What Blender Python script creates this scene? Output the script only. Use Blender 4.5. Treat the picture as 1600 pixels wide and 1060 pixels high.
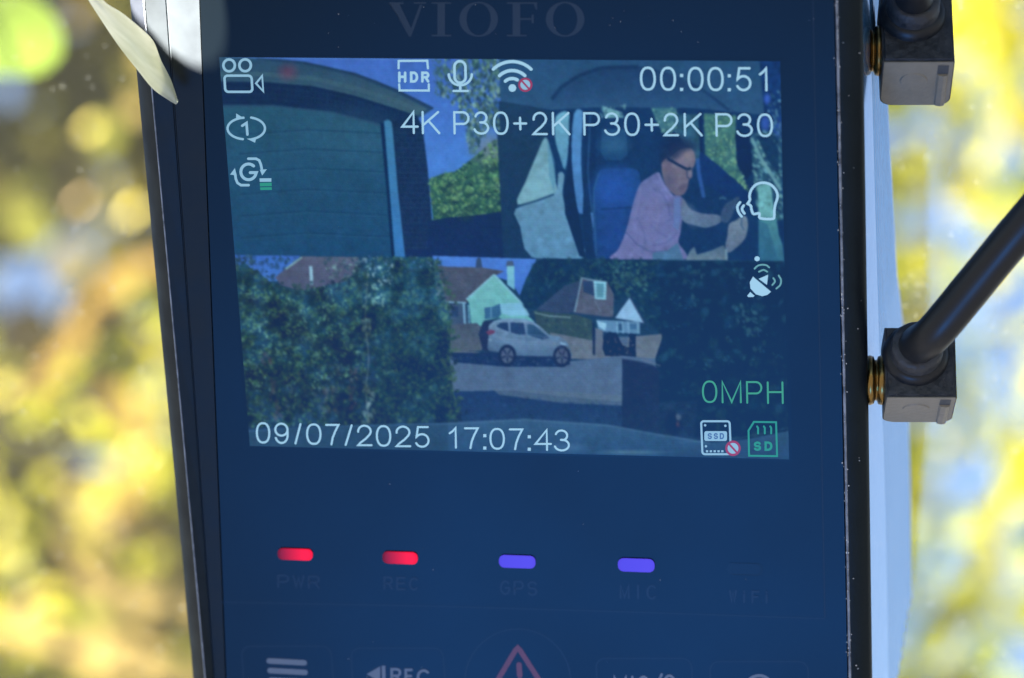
import bpy, bmesh, math, random
import numpy as np
from mathutils import Matrix, Vector

random.seed(7); RNG = np.random.default_rng(11)
for o in list(bpy.data.objects): bpy.data.objects.remove(o)
SC = bpy.context.scene
COL = SC.collection

# ------------------------------------------------------------------ camera
F_PX = 5600.0                                   # focal length in photo pixels (1600 wide)
CAM_LOC = Vector((0, 0, 1.30)); CAM_PITCH = math.radians(24)
cam_data = bpy.data.cameras.new('camera')
cam = bpy.data.objects.new('camera', cam_data); COL.objects.link(cam)
cam.location = CAM_LOC; cam.rotation_euler = (math.pi/2 + CAM_PITCH, 0, 0)
cam_data.sensor_width = 36.0; cam_data.lens = 36.0*F_PX/1600.0
cam_data.clip_start = 0.01; cam_data.clip_end = 2000
cam_data.dof.use_dof = True; cam_data.dof.focus_distance = 0.314
cam_data.dof.aperture_fstop = cam_data.lens/4.3           # 4.3 mm wide pupil
SC.camera = cam
CAM = Matrix.Translation(CAM_LOC) @ Matrix.Rotation(math.pi/2 + CAM_PITCH, 4, 'X')

# ------------------------------------------------------------------ light and exposure
EXPO = 1.0
SUN_DIR = Vector((-0.45, 0.52, 0.73)).normalized()
world = bpy.data.worlds.new('World'); SC.world = world; world.use_nodes = True
wn = world.node_tree; wn.nodes.clear()
sky = wn.nodes.new('ShaderNodeTexSky'); sky.sky_type = 'NISHITA'; sky.sun_disc = False
sky.sun_elevation = math.asin(SUN_DIR.z)
sky.sun_rotation = math.atan2(SUN_DIR.x, SUN_DIR.y)
sky.air_density = 1.0; sky.dust_density = 0.3; sky.ozone_density = 3.0
bg = wn.nodes.new('ShaderNodeBackground'); bg.inputs[1].default_value = 0.088
wo = wn.nodes.new('ShaderNodeOutputWorld')
wn.links.new(sky.outputs[0], bg.inputs[0]); wn.links.new(bg.outputs[0], wo.inputs[0])
sun_d = bpy.data.lights.new('sun', 'SUN'); sun_d.energy = 4.8; sun_d.angle = math.radians(0.53)
sun_d.color = (1.0, 0.95, 0.86)
sun = bpy.data.objects.new('sun', sun_d); COL.objects.link(sun)
sun.rotation_euler = SUN_DIR.to_track_quat('Z', 'Y').to_euler()

def aim_light(name, kind, cam_xyz, target_cam, energy, color, **kw):
    """lamp placed in metres relative to the camera (right, up, back)"""
    d = bpy.data.lights.new(name, kind); d.energy = energy; d.color = color
    for k, v in kw.items(): setattr(d, k, v)
    o = bpy.data.objects.new(name, d); COL.objects.link(o)
    p = CAM @ Vector(cam_xyz); t = CAM @ Vector(target_cam)
    o.location = p; o.rotation_euler = (p - t).to_track_quat('Z', 'Y').to_euler()
    return o
# added unseen blue lamp below the camera, for the veil on the front glass
veil_fill = aim_light('added_veil_lamp', 'AREA', (-0.15, -0.43, 0.05), (0.0, 0.0, -0.31), 0.92, (0.03, 0.30, 1.0),
          shape='DISK', size=0.22)

SC.view_settings.view_transform = 'Standard'; SC.view_settings.look = 'None'
SC.view_settings.exposure = EXPO; SC.view_settings.gamma = 1.0
SC.view_settings.use_curve_mapping = False
SC.render.engine = 'CYCLES'
SC.cycles.use_denoising = True
SC.cycles.max_bounces = 5; SC.cycles.diffuse_bounces = 3; SC.cycles.transparent_max_bounces = 8
SC.cycles.sample_clamp_indirect = 6.0

# ------------------------------------------------------------------ pose of the device, pixel -> device plane
def rodr(r):
    r = np.array(r); th = np.linalg.norm(r); k = r/th
    K = np.array([[0,-k[2],k[1]],[k[2],0,-k[0]],[-k[1],k[0],0]])
    return np.eye(3) + math.sin(th)*K + (1-math.cos(th))*K@K
_R = rodr(np.radians([21.68, 10.40, -0.83])); _t = np.array([-0.535, -6.885, 312.8])*1e-3
_Fl = np.diag([1.,-1.,-1.])
RD = _Fl@_R@_Fl; TD = _Fl@_t                    # device -> camera (x right, y up, z back)
DEV = CAM @ (Matrix.Translation(Vector(TD)) @ Matrix([list(r) for r in RD]).to_4x4())
_o = -RD.T@TD
def loc(u, v, z=0.0):
    """device coordinates (metres) of photo pixel u,v on the plane at height z above the front glass"""
    d = RD.T@np.array([(u-800)/F_PX, -(v-530)/F_PX, -1.0])
    s = (z-_o[2])/d[2]; p = _o + s*d
    return (p[0], p[1], z)
def loc_x(u, x, y):
    """depth z at which the point (x, y, z) of the device projects to column u"""
    # c = RD*(x,y,z)+TD ;  cx/-cz = (u-800)/F
    k = (u-800)/F_PX
    a = RD[0]@np.array([x,y,0])+TD[0]; b = RD[2]@np.array([x,y,0])+TD[2]
    return -(a + k*b)/(RD[0,2] + k*RD[2,2])
def project(P):
    """device points (n,3) -> photo pixels"""
    C = P@RD.T + TD
    return 800 + F_PX*C[:,0]/-C[:,2], 530 - F_PX*C[:,1]/-C[:,2]
def world_at(u, v, dist):
    return CAM @ Vector(((u-800)/F_PX*dist, -(v-530)/F_PX*dist, -dist))

# ------------------------------------------------------------------ materials
def lin(c):
    c = np.asarray(c, float)/255.0
    return np.where(c <= 0.04045, c/12.92, ((c+0.055)/1.055)**2.4)
def L(r, g, b): return tuple(lin((r, g, b)))+(1.0,)
EMI = 2.0**-EXPO
MATS = {}
COATING = (0.55,0.85,1.0)      # blue-green bloom of the anti-reflection coating on the cover glass
def principled(name, base=(0.5,0.5,0.5), rough=0.5, spec=0.5, metal=0.0, emit=None, emit_s=0.0, coat=0.0,
               bump=None, noise=None, tint=None):
    """bump=(scale,strength,detail) ; noise=(scale, amount, roughness_amount): mottles colour and gloss"""
    if name in MATS: return MATS[name]
    m = bpy.data.materials.new(name); m.use_nodes = True; MATS[name] = m
    nt = m.node_tree; p = nt.nodes['Principled BSDF']
    p.inputs['Base Color'].default_value = tuple(base)[:3]+(1,)
    p.inputs['Roughness'].default_value = rough; p.inputs['Specular IOR Level'].default_value = spec
    p.inputs['Metallic'].default_value = metal; p.inputs['Coat Weight'].default_value = coat
    p.inputs['Coat Roughness'].default_value = 0.08
    if tint: p.inputs['Specular Tint'].default_value = tuple(tint)+(1,)
    if emit is not None:
        p.inputs['Emission Color'].default_value = tuple(emit)[:3]+(1,); p.inputs['Emission Strength'].default_value = emit_s
    tc = nt.nodes.new('ShaderNodeTexCoord')
    if noise:
        n = nt.nodes.new('ShaderNodeTexNoise'); n.inputs['Scale'].default_value = noise[0]; n.inputs['Detail'].default_value = 6
        nt.links.new(tc.outputs['Object'], n.inputs['Vector'])
        mr = nt.nodes.new('ShaderNodeMapRange'); mr.inputs[1].default_value = 0.3; mr.inputs[2].default_value = 0.7
        mr.inputs[3].default_value = 1-noise[1]; mr.inputs[4].default_value = 1+noise[1]
        nt.links.new(n.outputs[0], mr.inputs[0])
        mx = nt.nodes.new('ShaderNodeVectorMath'); mx.operation = 'SCALE'
        mx.inputs[0].default_value = tuple(base)[:3]; nt.links.new(mr.outputs[0], mx.inputs['Scale'])
        nt.links.new(mx.outputs[0], p.inputs['Base Color'])
        mr2 = nt.nodes.new('ShaderNodeMapRange'); mr2.inputs[1].default_value = 0.3; mr2.inputs[2].default_value = 0.7
        mr2.inputs[3].default_value = max(0.02, rough-noise[2]); mr2.inputs[4].default_value = min(1, rough+noise[2])
        nt.links.new(n.outputs[0], mr2.inputs[0]); nt.links.new(mr2.outputs[0], p.inputs['Roughness'])
    if bump:
        n2 = nt.nodes.new('ShaderNodeTexNoise'); n2.inputs['Scale'].default_value = bump[0]; n2.inputs['Detail'].default_value = bump[2]
        nt.links.new(tc.outputs['Object'], n2.inputs['Vector'])
        b = nt.nodes.new('ShaderNodeBump'); b.inputs['Strength'].default_value = bump[1]; b.inputs['Distance'].default_value = 0.0002
        nt.links.new(n2.outputs[0], b.inputs['Height']); nt.links.new(b.outputs[0], p.inputs['Normal'])
    return m

def glow(name, srgb, k=1.0):
    """lit display pixels of one colour behind the cover glass"""
    return principled(name, (0,0,0), 0.32, 0.2, tint=COATING, emit=lin(srgb), emit_s=EMI*k)

def attr_glow(name):
    if name in MATS: return MATS[name]
    m = principled(name, (0,0,0), 0.32, 0.2, tint=COATING, emit=(1,1,1), emit_s=EMI)
    nt = m.node_tree; a = nt.nodes.new('ShaderNodeAttribute'); a.attribute_name = 'Col'
    nt.links.new(a.outputs['Color'], nt.nodes['Principled BSDF'].inputs['Emission Color'])
    return m

def leaf_material(name, gloss=0.45, trans=0.72, tint=(1,1,1,1)):
    m = bpy.data.materials.new(name); m.use_nodes = True; nt = m.node_tree; nt.nodes.clear()
    a = nt.nodes.new('ShaderNodeAttribute'); a.attribute_name = 'Col'
    p = nt.nodes.new('ShaderNodeBsdfPrincipled'); p.inputs['Roughness'].default_value = gloss; p.inputs['Specular Tint'].default_value = tint
    t = nt.nodes.new('ShaderNodeBsdfTranslucent'); mx = nt.nodes.new('ShaderNodeMixShader'); mx.inputs[0].default_value = trans
    g = nt.nodes.new('ShaderNodeMixRGB'); g.blend_type = 'MULTIPLY'; g.inputs[0].default_value = 1
    g.inputs[2].default_value = (1.25, 1.2, 0.7, 1)
    out = nt.nodes.new('ShaderNodeOutputMaterial')
    nt.links.new(a.outputs['Color'], p.inputs['Base Color']); nt.links.new(a.outputs['Color'], g.inputs[1])
    nt.links.new(g.outputs[0], t.inputs['Color'])
    nt.links.new(p.outputs[0], mx.inputs[1]); nt.links.new(t.outputs[0], mx.inputs[2]); nt.links.new(mx.outputs[0], out.inputs[0])
    return m

# ------------------------------------------------------------------ object helpers
def mesh_obj(name, verts, faces, mat, parent=None, smooth=False, label=None, kind=None, cat=None, group=None):
    me = bpy.data.meshes.new(name); me.from_pydata([tuple(v) for v in verts], [], [tuple(f) for f in faces]); me.update()
    if mat: me.materials.append(mat)
    if smooth: me.polygons.foreach_set('use_smooth', [True]*len(me.polygons))
    o = bpy.data.objects.new(name, me); COL.objects.link(o); o.parent = parent
    tag(o, label, cat, group, kind); return o
def tag(o, label=None, cat=None, group=None, kind=None):
    if label: o['label'] = label
    if cat: o['category'] = cat
    if group: o['group'] = group
    if kind: o['kind'] = kind
def empty(name, matrix, label, cat, group=None):
    o = bpy.data.objects.new(name, None); COL.objects.link(o); o.matrix_world = matrix
    o.empty_display_size = 0.01
    tag(o, label, cat, group); return o
def bm_obj(name, bm, mat, parent=None, smooth=False, **k):
    me = bpy.data.meshes.new(name); bm.normal_update(); bm.to_mesh(me); bm.free()
    if mat: me.materials.append(mat)
    if smooth: me.polygons.foreach_set('use_smooth', [True]*len(me.polygons))
    o = bpy.data.objects.new(name, me); COL.objects.link(o); o.parent = parent
    tag(o, k.get('label'), k.get('cat'), k.get('group'), k.get('kind')); return o

class Ink:
    """flat strokes and fills given in photo pixels, laid on the device front at height z"""
    def __init__(s, z): s.v = []; s.f = []; s.z = z; s.n = 0
    def _add(s, pts, faces):
        b = len(s.v); s.n += 1
        z = s.z + s.n*1.5e-6
        s.v += [loc(u, v, z) for u, v in pts]; s.f += [tuple(b+i for i in f) for f in faces]
    def fill(s, pts): s._add(pts, [tuple(range(len(pts)))[::-1]])
    def stroke(s, pts, w, closed=False, cap=True):
        P = np.array(pts, float); n = len(P)
        if n < 2: return
        if cap and not closed:
            pass
        L_, R_ = [], []
        for i in range(n):
            a = P[i-1] if (i > 0 or closed) else None; c = P[(i+1) % n] if (i < n-1 or closed) else None
            def unit(d): return d/(np.linalg.norm(d)+1e-9)
            if a is None: t = unit(c-P[i]); nn = np.array([-t[1], t[0]]); k = 1
            elif c is None: t = unit(P[i]-a); nn = np.array([-t[1], t[0]]); k = 1
            else:
                t1 = unit(P[i]-a); t2 = unit(c-P[i]); t = unit(t1+t2); nn = np.array([-t[1], t[0]])
                k = 1/max(0.45, abs(nn@np.array([-t1[1], t1[0]])))
            L_.append(P[i]+nn*k*w/2); R_.append(P[i]-nn*k*w/2)
        pts2 = L_+R_; f = []
        for i in range(n if closed else n-1):
            j = (i+1) % n; f.append((i, n+i, n+j, j)[::-1])
        s._add(pts2, f)
        if cap and not closed:
            for e, d in ((P[0], P[0]-P[1]), (P[-1], P[-1]-P[-2])):
                a0 = math.atan2(d[1], d[0])
                s.fill([e+w/2*np.array([math.cos(a0+q), math.sin(a0+q)]) for q in np.linspace(-math.pi/2, math.pi/2, 7)][::1])
    def build(s, name, mat, parent, **k): return mesh_obj(name, s.v, s.f, mat, parent, **k)

def arc(cx, cy, rx, ry, a0, a1, n=18):
    return [(cx+rx*math.cos(math.radians(a)), cy+ry*math.sin(math.radians(a))) for a in np.linspace(a0, a1, n)]
def smooth_path(pts, n=8):
    """Catmull-Rom through the points"""
    P = [np.array(p, float) for p in pts]; P = [2*P[0]-P[1]]+P+[2*P[-1]-P[-2]]; out = []
    for i in range(1, len(P)-2):
        for t in np.linspace(0, 1, n, endpoint=False):
            a, b, c, d = P[i-1:i+3]
            out.append(0.5*((2*b)+(-a+c)*t+(2*a-5*b+4*c-d)*t*t+(-a+3*b-3*c+d)*t**3))
    out.append(P[-2]); return out

# thin sans-serif glyphs as strokes in a unit box, y down
def A_(cx, cy, rx, ry, a0, a1, n=14): return arc(cx, cy, rx, ry, a0, a1, n)
GLYPH = {
 '0': [('c', [(0.5+0.5*math.copysign(abs(math.cos(a))**0.8, math.cos(a)), 0.5+0.5*math.copysign(abs(math.sin(a))**0.95, math.sin(a))) for a in np.linspace(0, 2*math.pi, 33)[:-1]])],
 '1': [('o', [(0.0,0.27),(0.45,0.16),(0.85,0.0),(0.85,1.0)])],
 '2': [('o', A_(0.5,0.29,0.46,0.29,175,370,14)+[(0.88,0.45),(0.6,0.66),(0.22,0.86),(0.02,1.0),(1.0,1.0)])],
 '3': [('o', A_(0.47,0.25,0.42,0.25,195,420,14)+[(0.42,0.47)]), ('o', [(0.42,0.47),(0.62,0.48)]+A_(0.48,0.73,0.52,0.27,-60,165,16))],
 '4': [('o', [(0.74,1.0),(0.74,0.0),(0.0,0.70),(1.0,0.70)])],
 '5': [('o', [(0.95,0.0),(0.2,0.0),(0.07,0.5)]+A_(0.49,0.68,0.50,0.32,212,515,20))],
 '7': [('o', [(0.0,0.0),(1.0,0.0),(0.7,0.36),(0.5,0.68),(0.4,1.0)])],
 '9': [('c', A_(0.5,0.31,0.48,0.31,0,342,20)), ('o', [(0.98,0.31),(0.98,0.55)]+A_(0.5,0.6,0.48,0.4,5,160,12))],
 '/': [('o', [(1.0,0.0),(0.0,1.0)])],
 'K': [('o', [(0.0,0.0),(0.0,1.0)]), ('o', [(0.95,0.0),(0.02,0.62)]), ('o', [(0.36,0.42),(1.0,1.0)])],
 'P': [('o', [(0.0,1.0),(0.0,0.0),(0.6,0.0)]+A_(0.62,0.275,0.38,0.275,-85,85,10)+[(0.0,0.55)])],
 'M': [('o', [(0.0,1.0),(0.0,0.0),(0.5,0.98),(1.0,0.0),(1.0,1.0)])],
 'H': [('o', [(0,0),(0,1)]), ('o', [(1,0),(1,1)]), ('o', [(0,0.47),(1,0.47)])],
 '+': [('o', [(0.5,0),(0.5,1)]), ('o', [(0,0.5),(1,0.5)])],
 'D': [('c', [(0,0),(0.4,0)]+A_(0.45,0.5,0.55,0.5,-85,85,10)+[(0.4,1),(0,1)])],
 'R': [('o', [(0,1),(0,0),(0.6,0)]+A_(0.62,0.26,0.38,0.26,-85,85,8)+[(0,0.52)]), ('o', [(0.55,0.52),(1,1)])],
 'S': [('o', A_(0.5,0.26,0.46,0.26,-25,-240,12)+[(0.5,0.5)]+A_(0.5,0.74,0.48,0.26,-60,155,12))],
 'W': [('o', [(0,0),(0.27,1),(0.5,0.1),(0.73,1),(1,0)])],
 'E': [('o', [(1,0),(0,0),(0,1),(1,1)]), ('o', [(0,0.48),(0.9,0.48)])],
 'C': [('o', A_(0.53,0.5,0.53,0.5,-45,-315,18))],
 'G': [('o', A_(0.53,0.5,0.53,0.5,-45,-340,18)+[(1.0,0.52),(0.58,0.52)])],
 'I': [('o', [(0.5,0),(0.5,1)])],
 'i': [('o', [(0.5,0.3),(0.5,1)]), ('o', [(0.5,0.0),(0.5,0.08)])],
 'F': [('o', [(1,0),(0,0),(0,1)]), ('o', [(0,0.48),(0.85,0.48)])],
 '-': [('o', [(0,0.55),(1,0.55)])],
}
def put(ink, ch, x0, x1, y0, y1, w, shear=0.0):
    """glyph whose inked extent fills x0..x1, y0..y1"""
    h = w/2
    for kind, pts in GLYPH[ch]:
        q = [((x0+h)+(x1-x0-w)*px + shear*py, (y0+h)+(y1-y0-w)*py) for px, py in pts]
        ink.stroke(q, w, closed=(kind == 'c'))

# ================================================================== SETTING
ground_m = principled('pale driveway gravel', (0.30,0.28,0.25), 0.9, 0.3, noise=(3.0,0.3,0.05), bump=(60,0.4,4))
gs = 600
gv = [(-gs,-gs,0),(gs,-gs,0),(gs,gs,0),(-gs,gs,0)]
mesh_obj('ground', gv, [(0,1,2,3)], ground_m, kind='structure', label='pale gravel ground outside the car')

# dusty windscreen pane behind the device, leaning like it
def windscreen():
    m = bpy.data.materials.new('dusty windscreen glass'); m.use_nodes = True; nt = m.node_tree; nt.nodes.clear()
    out = nt.nodes.new('ShaderNodeOutputMaterial'); tr = nt.nodes.new('ShaderNodeBsdfTransparent')
    tl = nt.nodes.new('ShaderNodeBsdfTranslucent'); tl.inputs[0].default_value = (0.85,0.84,0.70,1)
    gl = nt.nodes.new('ShaderNodeBsdfGlossy'); gl.inputs['Roughness'].default_value = 0.02
    tc = nt.nodes.new('ShaderNodeTexCoord')
    def specks(scale, r0, r1, dens):
        v = nt.nodes.new('ShaderNodeTexVoronoi'); v.inputs['Scale'].default_value = scale
        nt.links.new(tc.outputs['Object'], v.inputs['Vector'])
        sep = nt.nodes.new('ShaderNodeSeparateColor'); nt.links.new(v.outputs['Color'], sep.inputs[0])
        rad = nt.nodes.new('ShaderNodeMapRange'); rad.inputs[3].default_value = r0; rad.inputs[4].default_value = r1
        nt.links.new(sep.outputs[0], rad.inputs[0])
        lt = nt.nodes.new('ShaderNodeMath'); lt.operation = 'LESS_THAN'
        nt.links.new(v.outputs['Distance'], lt.inputs[0]); nt.links.new(rad.outputs[0], lt.inputs[1])
        on = nt.nodes.new('ShaderNodeMath'); on.operation = 'LESS_THAN'; on.inputs[1].default_value = dens
        nt.links.new(sep.outputs[1], on.inputs[0])
        mu = nt.nodes.new('ShaderNodeMath'); mu.operation = 'MULTIPLY'
        nt.links.new(lt.outputs[0], mu.inputs[0]); nt.links.new(on.outputs[0], mu.inputs[1]); return mu
    a = specks(900, 0.10, 0.24, 0.40); b = specks(380, 0.05, 0.13, 0.30)
    ad = nt.nodes.new('ShaderNodeMath'); ad.operation = 'MAXIMUM'
    nt.links.new(a.outputs[0], ad.inputs[0]); nt.links.new(b.outputs[0], ad.inputs[1])
    no = nt.nodes.new('ShaderNodeTexNoise'); no.inputs['Scale'].default_value = 28; no.inputs['Detail'].default_value = 5
    nt.links.new(tc.outputs['Object'], no.inputs['Vector'])
    hz = nt.nodes.new('ShaderNodeMapRange'); hz.inputs[1].default_value = 0.3; hz.inputs[2].default_value = 0.75
    hz.inputs[3].default_value = 0.012; hz.inputs[4].default_value = 0.030
    nt.links.new(no.outputs[0], hz.inputs[0])
    sp = nt.nodes.new('ShaderNodeMath'); sp.operation = 'MULTIPLY_ADD'; sp.inputs[1].default_value = 0.13
    nt.links.new(ad.outputs[0], sp.inputs[0]); nt.links.new(hz.outputs[0], sp.inputs[2])
    mx = nt.nodes.new('ShaderNodeMixShader'); nt.links.new(sp.outputs[0], mx.inputs[0])
    nt.links.new(tr.outputs[0], mx.inputs[1]); nt.links.new(tl.outputs[0], mx.inputs[2])
    m2 = nt.nodes.new('ShaderNodeMixShader'); m2.inputs[0].default_value = 0.03
    nt.links.new(mx.outputs[0], m2.inputs[1]); nt.links.new(gl.outputs[0], m2.inputs[2])
    nt.links.new(m2.outputs[0], out.inputs[0])
    z = -0.050; w, h = 0.40, 0.30; vs, fs = [], []
    n = 12
    for j in range(n+1):
        for i in range(n+1):
            x = -w+2*w*i/n; y = -h+2*h*j/n
            vs.append((x, y, z-0.25*x*x))
    for j in range(n):
        for i in range(n):
            a0 = j*(n+1)+i; fs.append((a0, a0+1, a0+n+2, a0+n+1))
    o = mesh_obj('windscreen', vs, fs, m, smooth=True, kind='structure', label='dusty sunlit windscreen glass behind the device')
    o.matrix_world = DEV
windscreen()

# ------------------------------------------------------------------ trees and shrubs seen out of focus through the glass
LEAF = leaf_material('sunlit leaf')
def leaves_mesh(name, C, N, T, S, colors, mat, parent, kind='stuff', label=None, aspect=0.62, fold=1.0):
    """C centres, N normals, T long axes, S lengths: six-cornered folded leaves in one mesh"""
    B = np.cross(N, T); n = len(C)
    shape = np.array([(-0.5,0,0),(-0.18,0.42,0.06),(0.22,0.36,0.06),(0.5,0,-0.05),(0.22,-0.36,0.06),(-0.18,-0.42,0.06)])
    V = np.zeros((n,6,3))
    for k,(a,b,c) in enumerate(shape):
        V[:,k] = C + S[:,None]*(a*T + b*aspect*2*B*0.8 + c*fold*N)
    V = V.reshape(-1,3)
    base = np.arange(n)[:,None]*6
    F = np.concatenate([base+np.array([[0,1,2,3]]), base+np.array([[0,3,4,5]])], 0)
    me = bpy.data.meshes.new(name); me.from_pydata(V.tolist(), [], F.tolist()); me.update()
    at = me.color_attributes.new('Col', 'FLOAT_COLOR', 'POINT')
    cc = np.ones((n,6,4)); cc[:,:,:3] = colors[:,None,:]
    at.data.foreach_set('color', cc.reshape(-1).astype(np.float32))
    me.materials.append(mat); o = bpy.data.objects.new(name, me); COL.objects.link(o); o.parent = parent
    tag(o, label, None, None, kind); return o
def rand_dirs(n, up=0.0):
    d = RNG.normal(size=(n,3)); d[:,2] += up; return d/np.linalg.norm(d,axis=1,keepdims=True)
def perp(N):
    r = RNG.normal(size=N.shape); t = np.cross(N, r); return t/np.linalg.norm(t,axis=1,keepdims=True)
def tube_mesh(paths, name, mat, parent, seg=8, **k):
    vs, fs = [], []
    for pts, r0, r1 in paths:
        pts = [Vector(p) for p in pts]; n = len(pts); b = len(vs)
        for i, p in enumerate(pts):
            t = (pts[min(i+1,n-1)]-pts[max(i-1,0)]).normalized()
            a = t.cross(Vector((0.3,0.9,0.2))).normalized(); c = t.cross(a)
            r = r0+(r1-r0)*i/(n-1)
            for s in range(seg):
                q = 2*math.pi*s/seg; vs.append(p+(a*math.cos(q)+c*math.sin(q))*r)
        for i in range(n-1):
            for s in range(seg):
                s2 = (s+1) % seg; fs.append((b+i*seg+s, b+i*seg+s2, b+(i+1)*seg+s2, b+(i+1)*seg+s))
        fs.append(tuple(b+s for s in range(seg))[::-1]); fs.append(tuple(b+(n-1)*seg+s for s in range(seg)))
    return mesh_obj(name, vs, fs, mat, parent, smooth=True, **k)
BARK = principled('grey brown bark', (0.17,0.13,0.09), 0.85, 0.2, noise=(40,0.35,0.05), bump=(120,0.5,4))
PALE = principled('pale dry twig', (0.62,0.47,0.28), 0.7, 0.3, noise=(25,0.2,0.05))

def pick(palette, n, jitter=0.16):
    pal = np.array([c for c, w in palette]); w = np.array([w for c, w in palette]); w = w/w.sum()
    return np.clip(pal[RNG.choice(len(pal), n, p=w)]*(1+RNG.normal(size=(n,1))*jitter), 0.004, 0.9)
def wpt(u, v, d):
    p = world_at(u, v, d); return (p.x, p.y, p.z)
SUN_N = np.array(SUN_DIR)
def canopy(name, label, cat, trunk_u, dist, region, spacing, size, colour, density, depth=0.06, limbs=(), mat=LEAF, rough=0.55, bark=BARK):
    """thin spray of leaves: jittered rows over an angular region at one distance, so that the sun reaches most of them"""
    u0, u1, v0, v1 = region; b = Vector(wpt(trunk_u, 530, dist)); base = Vector((b.x, b.y, 0))
    root = empty(name, Matrix.Translation(base), label, cat)
    C, K, S = [], [], []
    for v in np.arange(v0, v1, spacing):
        for u in np.arange(u0, u1, spacing):
            uu = u+random.gauss(0,0.38)*spacing; vv = v+random.gauss(0,0.38)*spacing
            if random.random() > density(uu, vv): continue
            p = world_at(uu, vv, dist+random.gauss(0,depth)); C.append(p-base); K.append(pick(colour(uu, vv), 1)[0]); S.append(size*random.uniform(0.6,1.35)*dist/F_PX)
    C = np.array(C); m = len(C); N = rand_dirs(m)*rough + SUN_N; N /= np.linalg.norm(N,axis=1,keepdims=True)
    leaves_mesh('crown', C, N, perp(N), np.array(S), np.array(K), mat, root)
    top = Vector(wpt(trunk_u, v0+0.15*(v1-v0), dist+0.12))-base
    tube_mesh([([Vector(p) for p in smooth_path([Vector((0,0.12,0)), Vector((0.03,0.14,top.z*0.5)), top], 6)], 0.045, 0.014)], 'trunk', bark, root)
    for pts in limbs:
        P = [world_at(u, v, dist+0.07)-base for u, v in pts]
        tube_mesh([([Vector(p) for p in smooth_path(P, 6)], 0.009, 0.003)], 'branch', bark, root)
    return root
def near(u, v, spots):
    return max([max(0.0, 1-((u-a)**2+(v-b)**2)/(r*r)) for a, b, r in spots] or [0])
# right: yellow-green crown with pale gaps of sky
YEL = [((0.64,0.64,0.045),4),((0.74,0.70,0.08),3),((0.50,0.56,0.035),2),((0.78,0.68,0.20),1),((0.30,0.36,0.03),0.5)]
R_GAPS = [(1590,250,28),(1520,305,12),(1595,440,42),(1575,560,38),(1600,655,40),(1480,985,14),(1560,960,18),(1600,1040,36)]
canopy('leafy_tree', 'tall yellow-green sunlit tree to the right behind the device', 'tree', 1120, 4.3, (980,1760,-330,1380), 47, 84,
       lambda u, v: YEL, lambda u, v: 0.0 if near(u, v, R_GAPS) > 0.05 else 0.97,
       limbs=[[(1120,900),(1250,760),(1420,640),(1560,560)],[(1120,500),(1260,330),(1420,220)],[(1120,1250),(1300,1080),(1500,930)]])
# left: brown-olive hedge far behind, dry shrub in front of it, lime leaves low down
OLV = [((0.120,0.115,0.034),4),((0.165,0.145,0.048),3),((0.060,0.062,0.020),2),((0.16,0.12,0.05),1.5),((0.12,0.13,0.03),1)]
TAN = [((0.19,0.155,0.062),3),((0.30,0.235,0.11),2.2),((0.13,0.115,0.045),2),((0.20,0.21,0.05),2.2),((0.40,0.32,0.16),1.2)]
LIM = [((0.62,0.58,0.07),3),((0.74,0.66,0.14),2),((0.52,0.54,0.05),2),((0.78,0.70,0.24),1)]
GRN = [((0.18,0.20,0.045),3),((0.27,0.27,0.065),2),((0.10,0.11,0.03),1.8),((0.40,0.38,0.10),1.8)]
L_GAPS = [(38,455,34),(176,284,4),(128,378,0)]
def left_back(u, v): return OLV if v < 430 else (TAN if random.random() < 0.55 else GRN)
OLV, TAN, GRN = [[(tuple(1.4*q for q in c), w) for c, w in P] for P in (OLV, TAN, GRN)]
canopy('brown_hedge', 'tall olive-brown hedge to the left behind the device', 'hedge', 560, 4.9, (-420,1000,-260,1380), 42, 104,
       left_back, lambda u, v: 0.0 if near(u, v, [(a,b,r+26) for a,b,r in L_GAPS]) > 0 else 0.98,
       limbs=[[(560,800),(380,640),(200,600)],[(560,400),(400,260),(150,150)],[(560,1150),(330,1000),(90,960)]])
Y_SPOT = [(75,735,190),(10,900,130),(235,530,60),(150,850,90)]
def left_front(u, v):
    if near(u, v, Y_SPOT) > 0.15*random.random()+0.1: return LIM
    return TAN if random.random() < 0.6 else GRN
def left_dens(u, v):
    if near(u, v, [(a,b,r+26) for a,b,r in L_GAPS]) > 0: return 0
    if near(u, v, Y_SPOT) > 0.2: return 0.85
    return 0.10 if v < 330 else 0.30
canopy('dry_shrub', 'dry shrub with lime-yellow leaves low on the left', 'shrub', 420, 3.5, (-300,700,-100,1300), 52, 62,
       left_front, left_dens, depth=0.05, limbs=[[(420,1000),(280,860),(120,760)],[(420,700),(300,600),(170,470)]])

# long pale dry blades arching in front of the shrub
def blade(pts, d, w, col, label):
    P = [world_at(u, v, d) for u, v in smooth_path(pts, 8)]; b = P[0]
    root = empty('dry_reed', Matrix.Translation(b), label, 'reed', 'pale dry reeds in the shrub')
    vs, fs = [], []
    for i, p in enumerate(P):
        t = (P[min(i+1,len(P)-1)]-P[max(i-1,0)]).normalized(); sd = t.cross(Vector(SUN_DIR)).normalized(); ww = w*math.sin(math.pi*(0.12+0.80*i/(len(P)-1)))
        vs += [p-b+sd*ww, p-b+Vector(SUN_DIR)*ww*0.15, p-b-sd*ww]
    for i in range(len(P)-1):
        a = 3*i; fs += [(a,a+1,a+4,a+3),(a+1,a+2,a+5,a+4)]
    o = mesh_obj('strap_leaf', vs, fs, LEAF, root, smooth=True)
    at = o.data.color_attributes.new('Col','FLOAT_COLOR','POINT'); at.data.foreach_set('color', np.tile(np.array(col+(1.0,),np.float32), len(vs)))
CRM = (0.56,0.42,0.22)
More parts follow.
